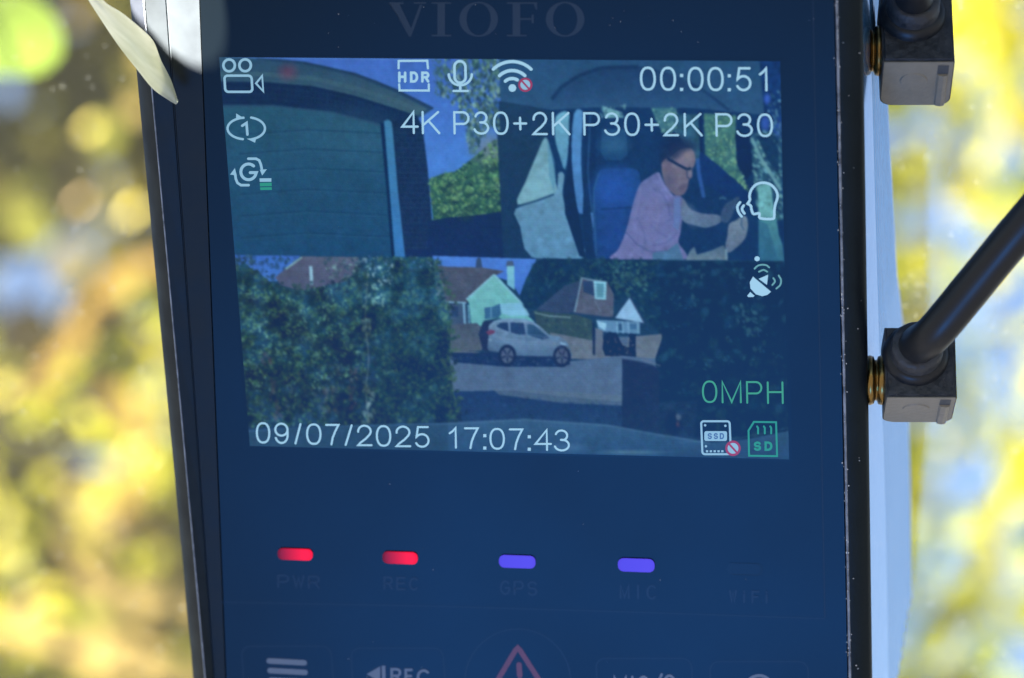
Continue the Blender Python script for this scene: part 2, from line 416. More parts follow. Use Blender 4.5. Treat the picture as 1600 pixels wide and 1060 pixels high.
blade([(90,820),(140,890),(200,935),(290,950),(430,920),(560,850)], 3.3, 0.016, CRM, 'pale arched reed beside the lower left edge of the device')
blade([(-60,975),(60,990),(180,1018),(320,1070),(460,1120)], 3.3, 0.018, CRM, 'lowest pale reed at the lower left corner')
blade([(40,640),(85,570),(140,495),(200,430),(300,390)], 3.35, 0.015, (0.40,0.26,0.10), 'tan upright reed above the lime leaves')
blade([(110,600),(185,625),(215,700),(190,800),(150,900)], 3.3, 0.012, (0.36,0.24,0.12), 'short tan reed right of the lime leaves')

# small waxy leaves that catch the sun: each one a glint
def waxy():
    m = bpy.data.materials.new('waxy leaf'); m.use_nodes = True; nt = m.node_tree; nt.nodes.clear(); out = nt.nodes.new('ShaderNodeOutputMaterial')
    a = nt.nodes.new('ShaderNodeAttribute'); a.attribute_name = 'Col'; t = nt.nodes.new('ShaderNodeBsdfTranslucent'); g = nt.nodes.new('ShaderNodeBsdfGlossy'); g.inputs['Roughness'].default_value = 0.40
    mx = nt.nodes.new('ShaderNodeMixShader'); mx.inputs[0].default_value = 0.07; nt.links.new(a.outputs['Color'], t.inputs[0]); nt.links.new(a.outputs['Color'], g.inputs[0])
    nt.links.new(t.outputs[0], mx.inputs[1]); nt.links.new(g.outputs[0], mx.inputs[2]); nt.links.new(mx.outputs[0], out.inputs[0]); return m
WAXY = waxy()
def glints(name, label, spots, dist, size, parent_base, colors):
    root = empty(name, Matrix.Translation(Vector(parent_base)), label, 'branch')
    C, N, T, S, K = [], [], [], [], []
    cam_p = np.array(CAM_LOC)
    for (u, v), col in zip(spots, colors):
        p = np.array(wpt(u, v, dist+random.uniform(-0.2,0.3))); c = cam_p-p; c /= np.linalg.norm(c)
        h = c+SUN_N; h /= np.linalg.norm(h); h += RNG.normal(size=3)*0.02; h /= np.linalg.norm(h)
        t = np.cross(h, [0.2,0.9,0.4]); t /= np.linalg.norm(t)
        C.append(p-np.array(parent_base)); N.append(h); T.append(t); S.append(size*random.uniform(0.75,1.2)); K.append(np.array(col)*random.uniform(0.6,1.1))
    leaves_mesh('foliage', np.array(C), np.array(N), np.array(T), np.array(S), np.array(K), WAXY, root, kind='stuff', aspect=1.0, fold=0.0)
    paths = []
    for c in C:
        c = Vector(c); paths.append(([c, c*0.6+Vector((0,0.02,-0.02)), Vector((0,0,0))], 0.0010, 0.003))
    tube_mesh(paths, 'twigs', BARK, root, seg=5, kind='stuff')
Yc = (0.9,0.76,0.20); Cc = (0.9,0.68,0.36); Gc = (0.72,0.80,0.25)
spl = [(40,372),(125,315),(32,892),(130,882),(172,832),(208,465),(240,535),(22,690),(95,690),(205,705),(112,770),(60,760),(140,200),(40,945),(215,690),(205,330),(250,905),(150,735),(10,610),(75,650),(235,700)]
glints('waxy_sprig', 'sprig of shiny sun-catching leaves in front of the dry shrub', spl, 3.2, 0.0165, wpt(-60,620,3.3), [(Yc,Cc,Gc)[i % 3] for i in range(len(spl))])
spr = [(1495,742),(1508,805),(1532,878),(1560,585),(1490,960),(1545,170),(1450,420),(1420,250),(1535,70),(1580,760),(1470,690)]
glints('waxy_sprig', 'sprig of shiny sun-catching leaves right of the device', spr, 3.5, 0.013, wpt(1250,700,3.6), [(Yc,Gc)[i % 2] for i in range(len(spr))])

# round lime leaf close to the glass
def sprig():
    b = world_at(-140, -200, 0.70)
    root = empty('leaf_sprig', Matrix.Translation(b), 'big round lime-green leaf at the top left, close to the glass', 'leaf sprig')
    def disc(u, v, d, r, tilt, name, label=None):
        c = world_at(u, v, d)-b; n = Vector((0.15, -1, 0.25+tilt)).normalized(); a = n.cross(Vector((0,0,1))).normalized(); e = n.cross(a)
        vs = [c+n*0.0015]; fs = []
        for ring, rr in ((1,0.5),(2,1.0)):
            for k in range(20):
                q = 2*math.pi*k/20; w = rr*r*(1+0.05*math.sin(3*q))
                vs.append(c+a*w*math.cos(q)+e*w*1.12*math.sin(q)-n*0.002*(rr-0.3))
        for k in range(20):
            k2 = (k+1) % 20; fs.append((0,1+k,1+k2)); fs.append((1+k,21+k,21+k2,1+k2))
        m = leaf_material('fresh lime leaf')
        o = mesh_obj(name, vs, fs, m, root, smooth=True)
        at = o.data.color_attributes.new('Col','FLOAT_COLOR','POINT')
        cc = np.tile(np.array([0.42,0.60,0.13,1.0],np.float32), len(vs)); at.data.foreach_set('color', cc)
    disc(18, 48, 0.68, 0.0098, 0.0, 'leaf'); disc(-150, -120, 0.70, 0.011, 0.2, 'leaf'); disc(-120, 120, 0.72, 0.010, -0.2, 'leaf')
    P = [Vector((0,0,0)), (world_at(-80,-60,0.70)-b), (world_at(-60,60,0.70)-b)]
    tube_mesh([([Vector(p) for p in smooth_path(P,6)], 0.0012, 0.0008)], 'stem', BARK, root)
sprig()

# ================================================================== THE DEVICE
dev = empty('dash_camera', DEV, 'black dashboard camera with lit three-way video screen', 'dashcam')
PLASTIC = principled('satin black plastic', (0.005,0.006,0.008), 0.42, 0.20, tint=COATING, noise=(300,0.15,0.06), bump=(2500,0.15,2))
GLASS = principled('black cover glass', (0,0,0), 0.32, 0.2, tint=COATING, noise=(24,0.1,0.03))
MATTE = principled('matte dark grey bezel', (0.010,0.011,0.012), 0.4, 0.15, tint=COATING, noise=(400,0.15,0.05))
CHAMFER = principled('dull black chamfer', (0.004,0.0045,0.006), 0.5, 0.12, noise=(300,0.2,0.06))
TRIM = principled('bezel edge with painted highlight', (0.16,0.17,0.19), 0.4, 0.5, noise=(900,0.7,0.2))  # lighter grey puts the light caught by the rounded edges into the colour
SIDE = principled('black side with painted sky reflection', (0.10,0.31,0.68), 0.16, 0.9, tint=(0.75,0.9,1.0), coat=1.0, noise=(500,0.1,0.05))  # blue base colour paints the reflected sky onto the black side

def lerp(a, b, t): return a+(b-a)*t
def edge(u0, u1): return lambda v: u0+(u1-u0)*v/1060.0      # a nearly upright edge: column at v=0 and v=1060
VT, VB = -110, 1290
def rows(v0=VT, v1=VB, n=12): return list(np.linspace(v0, v1, n))
def ruled(name, edges, mat, smooth=False, rws=None, **k):
    """edges: list of (column function, height z) joined left to right by quads"""
    rws = rws or rows(); vs, fs = [], []; m = len(edges)
    for v in rws:
        for e, z in edges: vs.append(loc(e(v), v, z))
    for j in range(len(rws)-1):
        for i in range(m-1):
            a = j*m+i; fs.append((a, a+m, a+m+1, a+1))
    return mesh_obj(name, vs, fs, mat, dev, smooth, **k)

eL0 = edge(203,302); eL1 = edge(223.5,319.5); eL1b = edge(225.5,321.5); eA = edge(258,334); eG = edge(262,336); eB = edge(311,352); eGl = edge(313,354)
eR0 = edge(1303,1324); eR1 = edge(1305.5,1326); eR1b = edge(1309.5,1330); eR2 = edge(1348,1363)
# front glass: thin slab with bevelled edge
ruled('front_panel', [(edge(312,353),-0.00014),(eGl,0.0),(eR0,0.0),(edge(1304.5,1325.5),-0.0005)], GLASS, rws=rows(VT+14, VB-14))
ruled('left_bezel', [(eL1b,-0.00005),(eA,-0.00035),(edge(259.4,334.8),-0.00042),(edge(260.6,335.4),-0.00042),(eG,-0.00010),(eB,-0.00006),(edge(312,353),-0.00014)], MATTE)
ruled('left_chamfer', [(eL0,-0.0022),(lambda v: eL0(v)+7,-0.0011),(eL1,-0.0002)], CHAMFER, smooth=True)
ruled('edge_trim', [(eL1,-0.0002),(lambda v: eL1(v)+1,0.00002),(eL1b,-0.00005)], TRIM, smooth=True)
ruled('edge_trim', [(edge(1304.5,1325.5),-0.0005),(eR1,0.0),(lambda v: eR1(v)+2,0.00012),(eR1b,0.0)], TRIM, smooth=True)
ruled('right_bezel', [(eR1b,0.0),(edge(1326,1345),-0.00012),(edge(1328,1347),-0.00018),(edge(1343,1358),-0.0004),(eR2,-0.0011)], PLASTIC, smooth=True)
ruled('panel_seam', [(edge(1269.5,1290),0.000006),(edge(1271,1291.5),0.000006)], principled('faint seam', (0.008,0.008,0.010),0.4,0.25,tint=COATING), rws=rows(VT+20,965))
# the right side wall with fine ribs, and the shell behind
def housing():
    back = [(-110,1370),(0,1375),(170,1384.5),(350,1392),(480,1398),(640,1405),(700,1410),(800,1417),(900,1421.5),(1060,1426),(1290,1429)]
    bv = [b[0] for b in back]; bu = [b[1] for b in back]
    rws = rows(n=40); ss = [0,0.04,0.33]+list(np.linspace(0.35,0.90,45))+[0.93,1.0]
    vs, fs = [], []; m = len(ss); deps = []
    for v in rws:
        x, y, z0 = loc(eR2(v), v, -0.0011)
        zb = loc_x(np.interp(v, bv, bu), x, y); deps.append((x, y, zb))
        for i, s in enumerate(ss):
            z = z0+(zb-z0)*s; dx = 0
            if 0.35 <= s <= 0.90: dx = -0.00020*(1-math.cos(2*math.pi*(s-0.35)/0.55*9))*0.5 - 0.00002
            if s > 0.95: dx = -0.0007
            vs.append((x+dx, y, z))
    for j in range(len(rws)-1):
        for i in range(m-1):
            a = j*m+i; fs.append((a, a+m, a+m+1, a+1))
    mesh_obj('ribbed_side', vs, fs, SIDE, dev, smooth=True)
    vs, fs = [], []
    for v,(x,y,zb) in zip(rws, deps):
        xl, yl, zl = loc(eL0(v), v, -0.0022)
        vs += [(xl,yl,zl),(xl+0.0015,yl,zl-0.010),(xl+0.004,yl,zb*0.95),(xl+0.009,yl,zb-0.002),(x-0.006,y,zb-0.002),(x-0.0007,y,zb)]
    for j in range(len(rws)-1):
        for i in range(5):
            a = j*6+i; fs.append((a, a+1, a+7, a+6))
    k = (len(rws)-1)*6
    mesh_obj('rear_shell', vs, fs, PLASTIC, dev, smooth=False)
    # end caps, top and bottom
    for v, nm in ((VT,'top_cap'),(VB,'bottom_cap')):
        j = 0 if v == VT else len(rws)-1
        x, y, zb = deps[j]; ring = [vs[j*6+q] for q in range(6)]+[loc(eR2(v),v,-0.0011), loc(eR1b(v),v,0), loc(eL1(v),v,-0.0002)]
        mesh_obj(nm, ring, [tuple(range(len(ring))) if v == VB else tuple(range(len(ring)))[::-1]], PLASTIC, dev)
    # bracket that carries the device on the windscreen
    bm = bmesh.new()
    for (x0,x1,y0,y1,z0,z1) in ((-0.012,0.012,0.004,0.032,-0.0495,-0.044),(-0.006,0.006,0.012,0.024,-0.0441,-0.012)):
        r = bmesh.ops.create_cube(bm, size=1.0)
        for q in r['verts']: q.co = Vector(((x0+x1)/2+q.co.x*(x1-x0),(y0+y1)/2+q.co.y*(y1-y0),(z0+z1)/2+q.co.z*(z1-z0)))
    bm_obj('mount_bracket', bm, PLASTIC, dev)
housing()

# ------------------------------------------------------------------ what the screen shows: three live pictures, computed pixel by pixel
X0, Y0, CW, CH = 332, 80, 912, 650
IMG = np.zeros((CH, CW, 3)); IMG[:] = (26,52,92)
YY, XX = np.mgrid[0:CH, 0:CW].astype(float); XX += X0; YY += Y0
def vnoise(cell, seed=None, oct_=3):
    out = np.zeros((CH, CW)); amp = 1.0; tot = 0
    for k in range(oct_):
        c = max(1.5, cell/2**k); gh, gw = int(CH/c)+3, int(CW/c)+3
        g = RNG.normal(size=(gh, gw)); y = (YY-Y0)/c; x = (XX-X0)/c; yi = y.astype(int); xi = x.astype(int); fy = y-yi; fx = x-xi
        fy = fy*fy*(3-2*fy); fx = fx*fx*(3-2*fx)
        out += amp*(g[yi,xi]*(1-fx)*(1-fy)+g[yi,xi+1]*fx*(1-fy)+g[yi+1,xi]*(1-fx)*fy+g[yi+1,xi+1]*fx*fy); tot += amp; amp *= 0.55
    return out/tot
def mask(pts, soft=0):
    P = np.array(pts, float); x0 = max(0, int(P[:,0].min()-X0)-2); x1 = min(CW, int(P[:,0].max()-X0)+3)
    y0 = max(0, int(P[:,1].min()-Y0)-2); y1 = min(CH, int(P[:,1].max()-Y0)+3)
    acc = np.zeros((max(0,y1-y0), max(0,x1-x0)))
    for ox, oy in ((0.25,0.25),(0.75,0.25),(0.25,0.75),(0.75,0.75)):
        xs = XX[y0:y1,x0:x1]+ox-0.5; ys = YY[y0:y1,x0:x1]+oy-0.5; ins = np.zeros(acc.shape, bool)
        for i in range(len(P)):
            xa, ya = P[i]; xb, yb = P[i-1]
            if ya == yb: continue
            c = (ya > ys) != (yb > ys); ins ^= c & (xs < (xb-xa)*(ys-ya)/(yb-ya)+xa)
        acc += ins
    return (slice(y0,y1), slice(x0,x1)), acc/4
def poly(pts, c0, c1=None, a=1.0, axis='y', tex=0.0, cell=8):
    """fill with a colour, or a gradient c0 -> c1 along an axis"""
    sl, m = mask(pts); m = m*a
    if m.size == 0: return
    if c1 is None: col = np.array(c0, float)[None,None]
    else:
        g = YY[sl] if axis == 'y' else XX[sl]; P = np.array(pts); k = 1 if axis == 'y' else 0
        t = np.clip((g-P[:,k].min())/(np.ptp(P[:,k])+1e-6), 0, 1)[...,None]; col = np.array(c0)*(1-t)+np.array(c1)*t
    if tex: col = col*(1+tex*vnoise(cell)[sl])[...,None]
    IMG[sl] = IMG[sl]*(1-m[...,None])+col*m[...,None]
def curve(pts, sub=5):
    P = [tuple(p) for p in pts]; n = len(P); ext = [P[-2],P[-1]]+P+[P[0],P[1]]
    return [tuple(q) for q in smooth_path(ext, sub)[2*sub:(n+2)*sub]]
def clumps(pts, n, size, light, dark):
    """leaf clumps: shade below, sunlit dabs above"""
    sl, m = mask(pts); ys, xs = np.nonzero(m > 0.5)
    for k in RNG.integers(0, len(ys), n):
        x = xs[k]+sl[1].start+X0; y = ys[k]+sl[0].start+Y0; z = size*random.uniform(0.6,1.4)
        blob(x, y+z*0.6, z*1.1, z*0.6, dark, 0.55, random.uniform(-0.4,0.4), 1.2)
        for _ in range(12):
            c = np.array(light[random.randrange(len(light))])*random.uniform(0.8,1.15)
            blob(x+random.gauss(0,0.6)*z, y-z*0.3+random.gauss(0,0.4)*z, random.uniform(1.6,3.4), random.uniform(0.9,1.6), c, random.uniform(0.4,0.8), random.uniform(0,3.1), 0.7)
def line(pts, w, c, a=1.0):
    P = [np.array(p, float) for p in pts]
    for p, q in zip(P[:-1], P[1:]):
        d = q-p; d /= np.linalg.norm(d)+1e-9; n = np.array([-d[1], d[0]])*w/2
        poly([p+n, q+n, q-n, p-n], c, a=a)
def blob(cx, cy, rx, ry, c, a=1.0, ang=0.0, soft=1.0):
    R = max(rx, ry)*(1+0.6*soft)+2; x0, x1 = int(max(0,cx-R-X0)), int(min(CW,cx+R-X0)); y0, y1 = int(max(0,cy-R-Y0)), int(min(CH,cy+R-Y0))
    if x1 <= x0 or y1 <= y0: return
    dx = XX[y0:y1,x0:x1]-cx; dy = YY[y0:y1,x0:x1]-cy; ca, sa = math.cos(ang), math.sin(ang)
    r = np.sqrt(((dx*ca+dy*sa)/rx)**2+((-dx*sa+dy*ca)/ry)**2); m = np.clip((1+0.5*soft-r)/(soft+1e-3), 0, 1)[...,None]*a
    IMG[y0:y1,x0:x1] = IMG[y0:y1,x0:x1]*(1-m)+np.array(c, float)*m
def foliage(pts, pal, n, s0, s1, a=0.8, ang=None, fall=None):
    """leafy texture: n small dabs inside a polygon"""
    sl, m = mask(pts); ys, xs = np.nonzero(m > 0.5)
    if len(ys) == 0: return
    for k in RNG.integers(0, len(ys), n):
        x = xs[k]+sl[1].start+X0; y = ys[k]+sl[0].start+Y0
        if fall is not None and random.random() > fall(x, y): continue
        c = np.array(pal[random.randrange(len(pal))], float)*random.uniform(0.85,1.15); s = random.uniform(s0, s1)
        blob(x, y, s, s*random.uniform(0.35,0.8), c, a*random.uniform(0.5,1), random.uniform(0,3.14) if ang is None else ang+random.gauss(0,0.4), 0.7)

# ---- front picture: garage door, arched roof, hedge
def q1(p): return (330+p[0]/3.117, 70+p[1]/3.117)
F1 = [(336,84),(782,84),(793,404),(360,400)]
poly(F1, (72,104,186), (88,142,218))
roof = [(336,86),(395,90),(430,93),(474,97),(515,105),(555,115),(590,127),(619,140),(650,155),(677,170),(660,182),(640,190),(640,404),(350,404)]
poly(roof, (44,72,104))
poly([(336,92),(430,96),(500,108),(560,122),(619,146),(668,171),(651,181),(619,170),(555,150),(490,135),(410,128),(340,128)], (46,74,104), (66,92,112))
line([(400,91),(474,98),(555,116),(619,141),(677,170)], 4, (34,58,92), 0.8)
line([(340,116),(410,116),(490,123),(555,138),(619,158),(655,174)], 7, (72,98,116), 0.55)
poly([(340,128),(410,128),(490,135),(555,150),(619,170),(651,181),(640,200),(599,199),(522,178),(426,167),(345,168)], (20,44,82), (24,48,86))
for k in range(40):
    x = 400+k*6.2; y = np.interp(x, [400,490,555,619], [128,135,150,170]); line([(x,y+4),(x-1,y+25)], 1.2, (30,56,92), 0.6)
door = [(345,168),(426,167),(522,178),(599,199),(606,300),(617,404),(360,404)]
poly(door, (44,84,112), (32,72,112), tex=0.02, cell=60)
blob(560,215,60,30,(58,100,130),0.5,0.2,1.8)
for y0 in (205,235,265,298,332,366):
    line([(368+y0*0.02,y0+6),(480,y0-2),(606,y0+4)], 2.0, (24,58,94), 0.55); line([(368+y0*0.02,y0+8.5),(480,y0+0.5),(606,y0+6.5)], 1.2, (56,96,126), 0.4)
line([(345,166),(426,166),(522,177),(598,197)], 4, (52,86,116), 0.7)
poly([(594,192),(603,192),(613,300),(622,404),(612,404),(604,300)], (14,44,84))
poly([(600,190),(606,187),(612,191),(622,300),(633,404),(617,404),(609,300)], (70,122,164), (62,116,180))
poly([(613,190),(651,180),(660,197),(668,260),(675,343),(676,404),(634,404),(622,300)], (24,48,84), (28,50,92), tex=0.05, cell=5)
for k in range(26):
    line([(616+k*0.7,200+k*7.8),(662+k*0.55,200+k*7.8)], 1.3, (42,66,100), 0.6)
    for q in range(4): line([(620+q*12+(k%2)*6+k*0.6,200+k*7.8),(620+q*12+(k%2)*6+k*0.6,207+k*7.8)], 1.2, (40,64,98), 0.5)
for k in range(3): line([(345,138+k*10),(430,138+k*9),(522,148+k*9),(600,172+k*9)], 1.2, (36,60,94), 0.5)
hedge = [(670,280),(690,272),(712,268),(735,250),(752,236),(768,222),(783,214),(790,334),(730,340),(677,346)]
poly(hedge, (66,104,96), (46,84,84))
blob(765,232,26,22,(122,130,146),0.75,0.5,1.2)
foliage(hedge, [(92,132,98),(112,150,112),(44,78,80),(34,64,76),(76,118,88),(130,160,120)], 620, 1.5, 4.2)
poly([(668,346),(700,340),(740,337),(788,330),(792,404),(634,404),(634,390),(668,390)], (27,50,92), (26,48,94))
tree1 = [(690,88),(784,88),(786,205),(765,195),(748,232),(735,240),(728,205),(715,170),(700,155),(690,165),(680,120)]
foliage(tree1, [(58,88,100),(84,114,112),(110,140,128),(40,66,84),(138,160,150),(52,84,88),(30,54,76)], 1000, 1.6, 5.0, ang=1.4, fall=lambda x, y: min(1, 0.25+(x-672)/120.0))
foliage([(672,90),(700,90),(698,150),(682,152)], [(60,92,110),(80,112,120)], 60, 1.5, 4, ang=1.5)
foliage([(728,200),(745,200),(742,246),(734,246)], [(70,100,120),(96,124,130)], 45, 1.5, 3.5, ang=1.5)
clumps([(678,285),(780,235),(786,328),(680,340)], 16, 8, [(110,146,108),(92,130,96),(134,164,122)], (34,60,74))
blob(450,113,13,11,(130,54,84),0.5,0,1.3)

# ---- cabin picture: seats, window, driver leaning forward
def q2(p): return (760+p[0]/3.029, 70+p[1]/3.029)
def q7(p): return (960+p[0]/5.046, 200+p[1]/5.046)
F2 = [(780,84),(1226,84),(1232,409),(791,405)]
poly(F2, (26,58,102), (26,56,100))
poly([(780,86),(1192,86),(1195,180),(1120,172),(1040,166),(930,168),(862,172),(782,160)], (44,78,118), (50,84,124), tex=0.03, cell=40)
poly([q2(p) for p in ((300,290),(330,215),(420,150),(520,112),(640,100),(760,105),(880,140),(1000,200),(1090,255),(1160,320),(1000,300),(800,300),(640,295),(540,280),(430,300))], (34,62,102), (50,84,126))
line([q2(p) for p in ((310,260),(350,205),(430,150),(540,110),(720,104))], 6, (26,52,92), 0.7)
line([q2(p) for p in ((960,180),(1050,232),(1150,312))], 5, (28,54,96), 0.6)
poly([(779,158),(830,166),(866,176),(858,212),(845,260),(812,318),(806,330),(812,352),(831,404),(790,404)], (34,62,96), (30,58,98))
poly([q2(p) for p in ((50,400),(130,440),(250,430),(280,440),(150,755),(140,775),(160,850),(212,1005),(80,1005))], (33,61,94), (30,58,96))
poly(curve([q2(p) for p in ((330,340),(392,325),(388,480),(372,592),(345,520),(325,440))], 3), (122,170,196), (92,138,176), tex=0.05, cell=6)
poly(curve([q2(p) for p in ((280,438),(308,520),(326,640),(320,706),(148,757),(185,650),(235,530))], 3), (124,158,178), (134,168,186), tex=0.05, cell=10)
poly([q2(p) for p in ((288,445),(322,545),(330,640),(320,700),(296,620))], (86,136,172), a=0.55)
poly(curve([q2(p) for p in ((140,777),(318,712),(340,612),(368,616),(360,705),(380,790),(405,860),(466,1012),(214,1006),(160,860))], 3), (112,146,176), (96,134,172), tex=0.06, cell=9)
line([q2(p) for p in ((145,766),(240,738),(320,708))], 3.5, (44,78,116), 0.9)
poly([q2(p) for p in ((392,320),(412,320),(404,520),(432,780),(470,1010),(440,1000),(372,800),(366,690),(388,560))], (22,48,88))
poly(curve([q2(p) for p in ((414,330),(456,318),(452,420),(448,560),(462,770),(450,800),(430,770),(404,545))], 3), (92,138,190), (78,122,184), tex=0.03, cell=8)
poly([q2(p) for p in ((466,320),(520,316),(515,600),(500,800),(530,1010),(470,1010),(455,820),(462,600))], (24,52,94))
line([q2(p) for p in ((492,330),(480,600),(500,800))], 2.5, (46,84,132), 0.8)
line([q2(p) for p in ((500,795),(508,850),(516,960))], 4.5, (92,134,196), 0.8)
poly([q2(p) for p in ((548,290),(640,320),(650,345),(560,345))], (120,162,176)); foliage([q2(p) for p in ((540,285),(660,290),(660,345),(540,345))], [(150,186,190),(90,130,150),(60,96,130)], 40, 1.5, 3.5)
poly([q2(p) for p in ((780,300),(900,300),(900,400),(850,430),(810,380))], (70,112,130)); foliage([q2(p) for p in ((780,295),(905,300),(900,420),(840,430))], [(130,170,160),(96,140,140),(50,88,110),(150,180,160)], 80, 1.2, 3.2)
poly([q2(p) for p in ((900,330),(1010,330),(1020,520),(1000,560),(900,420))], (52,90,118), tex=0.15, cell=10)
poly([q2(p) for p in ((548,400),(660,400),(668,520),(640,548),(560,545),(540,500))], (40,78,122), (34,70,116)); blob(*q2((605,475)),20,12,(56,98,138),0.7,0,1.2)
seat = [q2(p) for p in ((530,610),(560,588),(700,588),(728,640),(715,720),(680,850),(630,1010),(520,1010),(505,800),(510,680))]
seat = curve(seat); poly(seat, (36,72,130), (30,62,116), tex=0.06, cell=10); blob(*q2((610,690)),30,30,(44,84,166),0.85,0,1.2); blob(*q2((600,900)),22,36,(40,74,146),0.7,0.2,1.2)
line([q2(p) for p in ((530,612),(508,690),(510,800),(520,1000))], 2.5, (52,92,142), 0.8); line([q2(p) for p in ((540,780),(690,770))], 2, (24,52,100), 0.8)
win = [q2(p) for p in ((1030,325),(1180,338),(1182,560),(1240,690),(1180,640),(1100,580),(1035,520))]
poly(win, (74,114,116), (64,104,110)); foliage(win, [(104,146,126),(60,98,104),(86,128,118),(136,170,138),(48,84,100)], 260, 1.3, 3.5)
foliage([q2(p) for p in ((1130,430),(1182,430),(1240,690),(1190,650))], [(160,190,150),(130,170,140),(70,110,110)], 70, 1.2, 3.4, ang=1.1)
line([q2(p) for p in ((1010,320),(1018,520))], 5, (22,48,90))
poly([q2(p) for p in ((1010,505),(1100,572),(1240,700),(1240,740),(1130,720),(1000,640))], (28,58,112), (24,54,104))
poly([q2(p) for p in ((1176,420),(1260,440),(1262,600),(1230,640),(1185,560))], (20,46,88))
rt = [q2(p) for p in ((1250,420),(1395,400),(1402,830),(1290,830),(1265,640))]
poly(rt, (44,78,112)); foliage(rt, [(110,152,168),(74,116,130),(30,60,98),(136,176,176),(56,96,110),(24,52,92)], 330, 1.5, 4.5, ang=1.0)
line([q2(p) for p in ((1254,440),(1300,540),(1350,620),(1395,690))], 5, (120,158,170), 0.8)
poly([q2(p) for p in ((1275,430),(1380,430),(1385,600),(1340,560))], (24,54,94), a=0.85)
poly([(1186,88),(1222,88),(1224,215),(1196,200)], (26,56,108), tex=0.12, cell=8); blob(1199,155,4.5,8,(66,98,196),0.9); blob(1196,192,6,12,(66,96,190),0.8); blob(1215,200,5,14,(60,92,180),0.6)
foliage([(1198,150),(1224,140),(1224,235),(1205,230)], [(90,130,160),(50,84,120),(120,160,176),(30,60,104)], 90, 1.2, 3.4, ang=1.2)
poly([q2(p) for p in ((1284,660),(1345,660),(1365,820),(1290,820))], (116,164,172), tex=0.12, cell=6)
poly([q2(p) for p in ((1288,830),(1372,820),(1384,900),(1402,950),(1410,1024),(1290,1024))], (84,136,150), (60,108,138), tex=0.04, cell=10)
poly([q2(p) for p in ((1288,830),(1330,850),(1380,1020),(1288,1024))], (48,92,128), a=0.6)
poly([q2(p) for p in ((1378,840),(1402,830),(1404,930),(1384,900))], (24,54,98))
line([q7(p) for p in ((655,240),(665,350),(690,480),(706,550))], 6, (60,98,172), 0.7)
# driver
blob(*q7((500,180)),25,22,(28,46,84),0.9,0.2,0.8); blob(*q7((420,240)),11,15,(30,48,86),0.8,0.2,1.0)
face = [q7(p) for p in ((372,290),(400,248),(450,225),(520,172),(600,160),(630,205),(638,260),(628,300),(612,325),(612,385),(586,410),(576,470),(548,522),(490,535),(425,480),(385,400))]
face = curve(face, 3); poly(face, (128,110,130), (116,100,124), tex=0.05, cell=5); blob(*q7((575,215)),10,8,(150,124,138),0.7,0,1.3); blob(*q7((470,215)),14,7,(40,54,90),0.75,-0.5,1.2); blob(*q7((545,155)),20,6,(36,52,88),0.7,-0.1,1.2); blob(*q7((540,465)),8,4,(84,76,106),0.6,-0.5,1.2); blob(*q7((425,440)),9,16,(84,80,112),0.6,0.3,1.3); blob(*q7((590,350)),4,7,(120,108,134),0.7)
blob(*q7((425,312)),5,8,(110,92,118),0.8,0.2); line([q7(p) for p in ((418,242),(500,290),(575,328),(606,318))], 4.2, (24,46,84)); line([q7(p) for p in ((570,330),(575,395),(600,400))], 2.2, (52,64,100),0.8)
shirt = [q7(p) for p in ((350,350),(378,420),(450,525),(525,540),(556,605),(535,720),(520,830),(505,905),(545,1042),(-5,1042),(30,960),(75,860),(112,740),(150,590),(200,450),(270,392))]
shirt = curve(shirt); poly(shirt, (108,108,160), (118,112,162), tex=0.05, cell=12)
for P, c in (([(470,700),(380,760),(300,740)], (96,96,148)), ([(500,820),(420,900),(300,930)], (94,94,146)), ([(210,480),(180,620),(140,760)], (128,122,172)), ([(330,560),(350,680),(330,800)], (130,122,168)), ([(180,700),(240,860),(220,1000)], (98,98,150))): line([q7(p) for p in smooth_path(P, 5)], 3.5, c, 0.5)
poly([q7(p) for p in ((470,560),(520,545),(522,700),(505,810),(465,780))], (106,124,180), a=0.75)
line([q7(p) for p in ((345,360),(385,450),(455,540))], 5, (134,130,182), 0.7); line([q7(p) for p in ((300,480),(380,520),(420,600),(440,700))], 3.5, (88,90,142), 0.6)
line([q7(p) for p in ((90,820),(180,920),(290,980),(420,970))], 3, (88,90,140), 0.7); line([q7(p) for p in ((280,760),(340,820),(420,860))], 2.5, (94,94,146), 0.6); blob(*q7((300,640)),18,30,(132,118,164),0.45,0.3,1.6)
poly([q7(p) for p in ((300,985),(420,965),(500,905),(545,1042),(300,1042))], (82,112,150), tex=0.05, cell=6)
poly(curve([q7(p) for p in ((540,560),(600,640),(700,676),(825,690),(835,745),(730,786),(640,770),(532,722))]), (112,112,142), (96,112,144), tex=0.06, cell=5); blob(*q7((600,690)),9,16,(120,134,164),0.5,-0.4,1.2)
poly(curve([q7(p) for p in ((835,700),(870,610),(930,570),(965,545),(988,556),(950,640),(905,735),(860,748))]), (58,78,114), tex=0.08, cell=4)
poly(curve([q7(p) for p in ((905,760),(960,730),(1000,700),(1038,700),(1052,770),(1030,870),(960,945),(895,985),(876,930),(890,860))]), (124,130,150), (102,112,140), tex=0.08, cell=4)
line([q7(p) for p in ((1005,705),(1000,770),(1020,800))], 2.5, (60,86,120), 0.8)
poly([q7(p) for p in ((560,1042),(600,965),(630,935),(650,1000),(760,970),(860,925),(885,970),(892,1042))], (84,104,132), (112,124,144), tex=0.06, cell=6)
line([q7(p) for p in ((880,960),(884,1040))], 4, (130,150,170), 0.8); line([q7(p) for p in ((826,560),(850,548),(880,560))], 3, (66,104,140), 0.8)

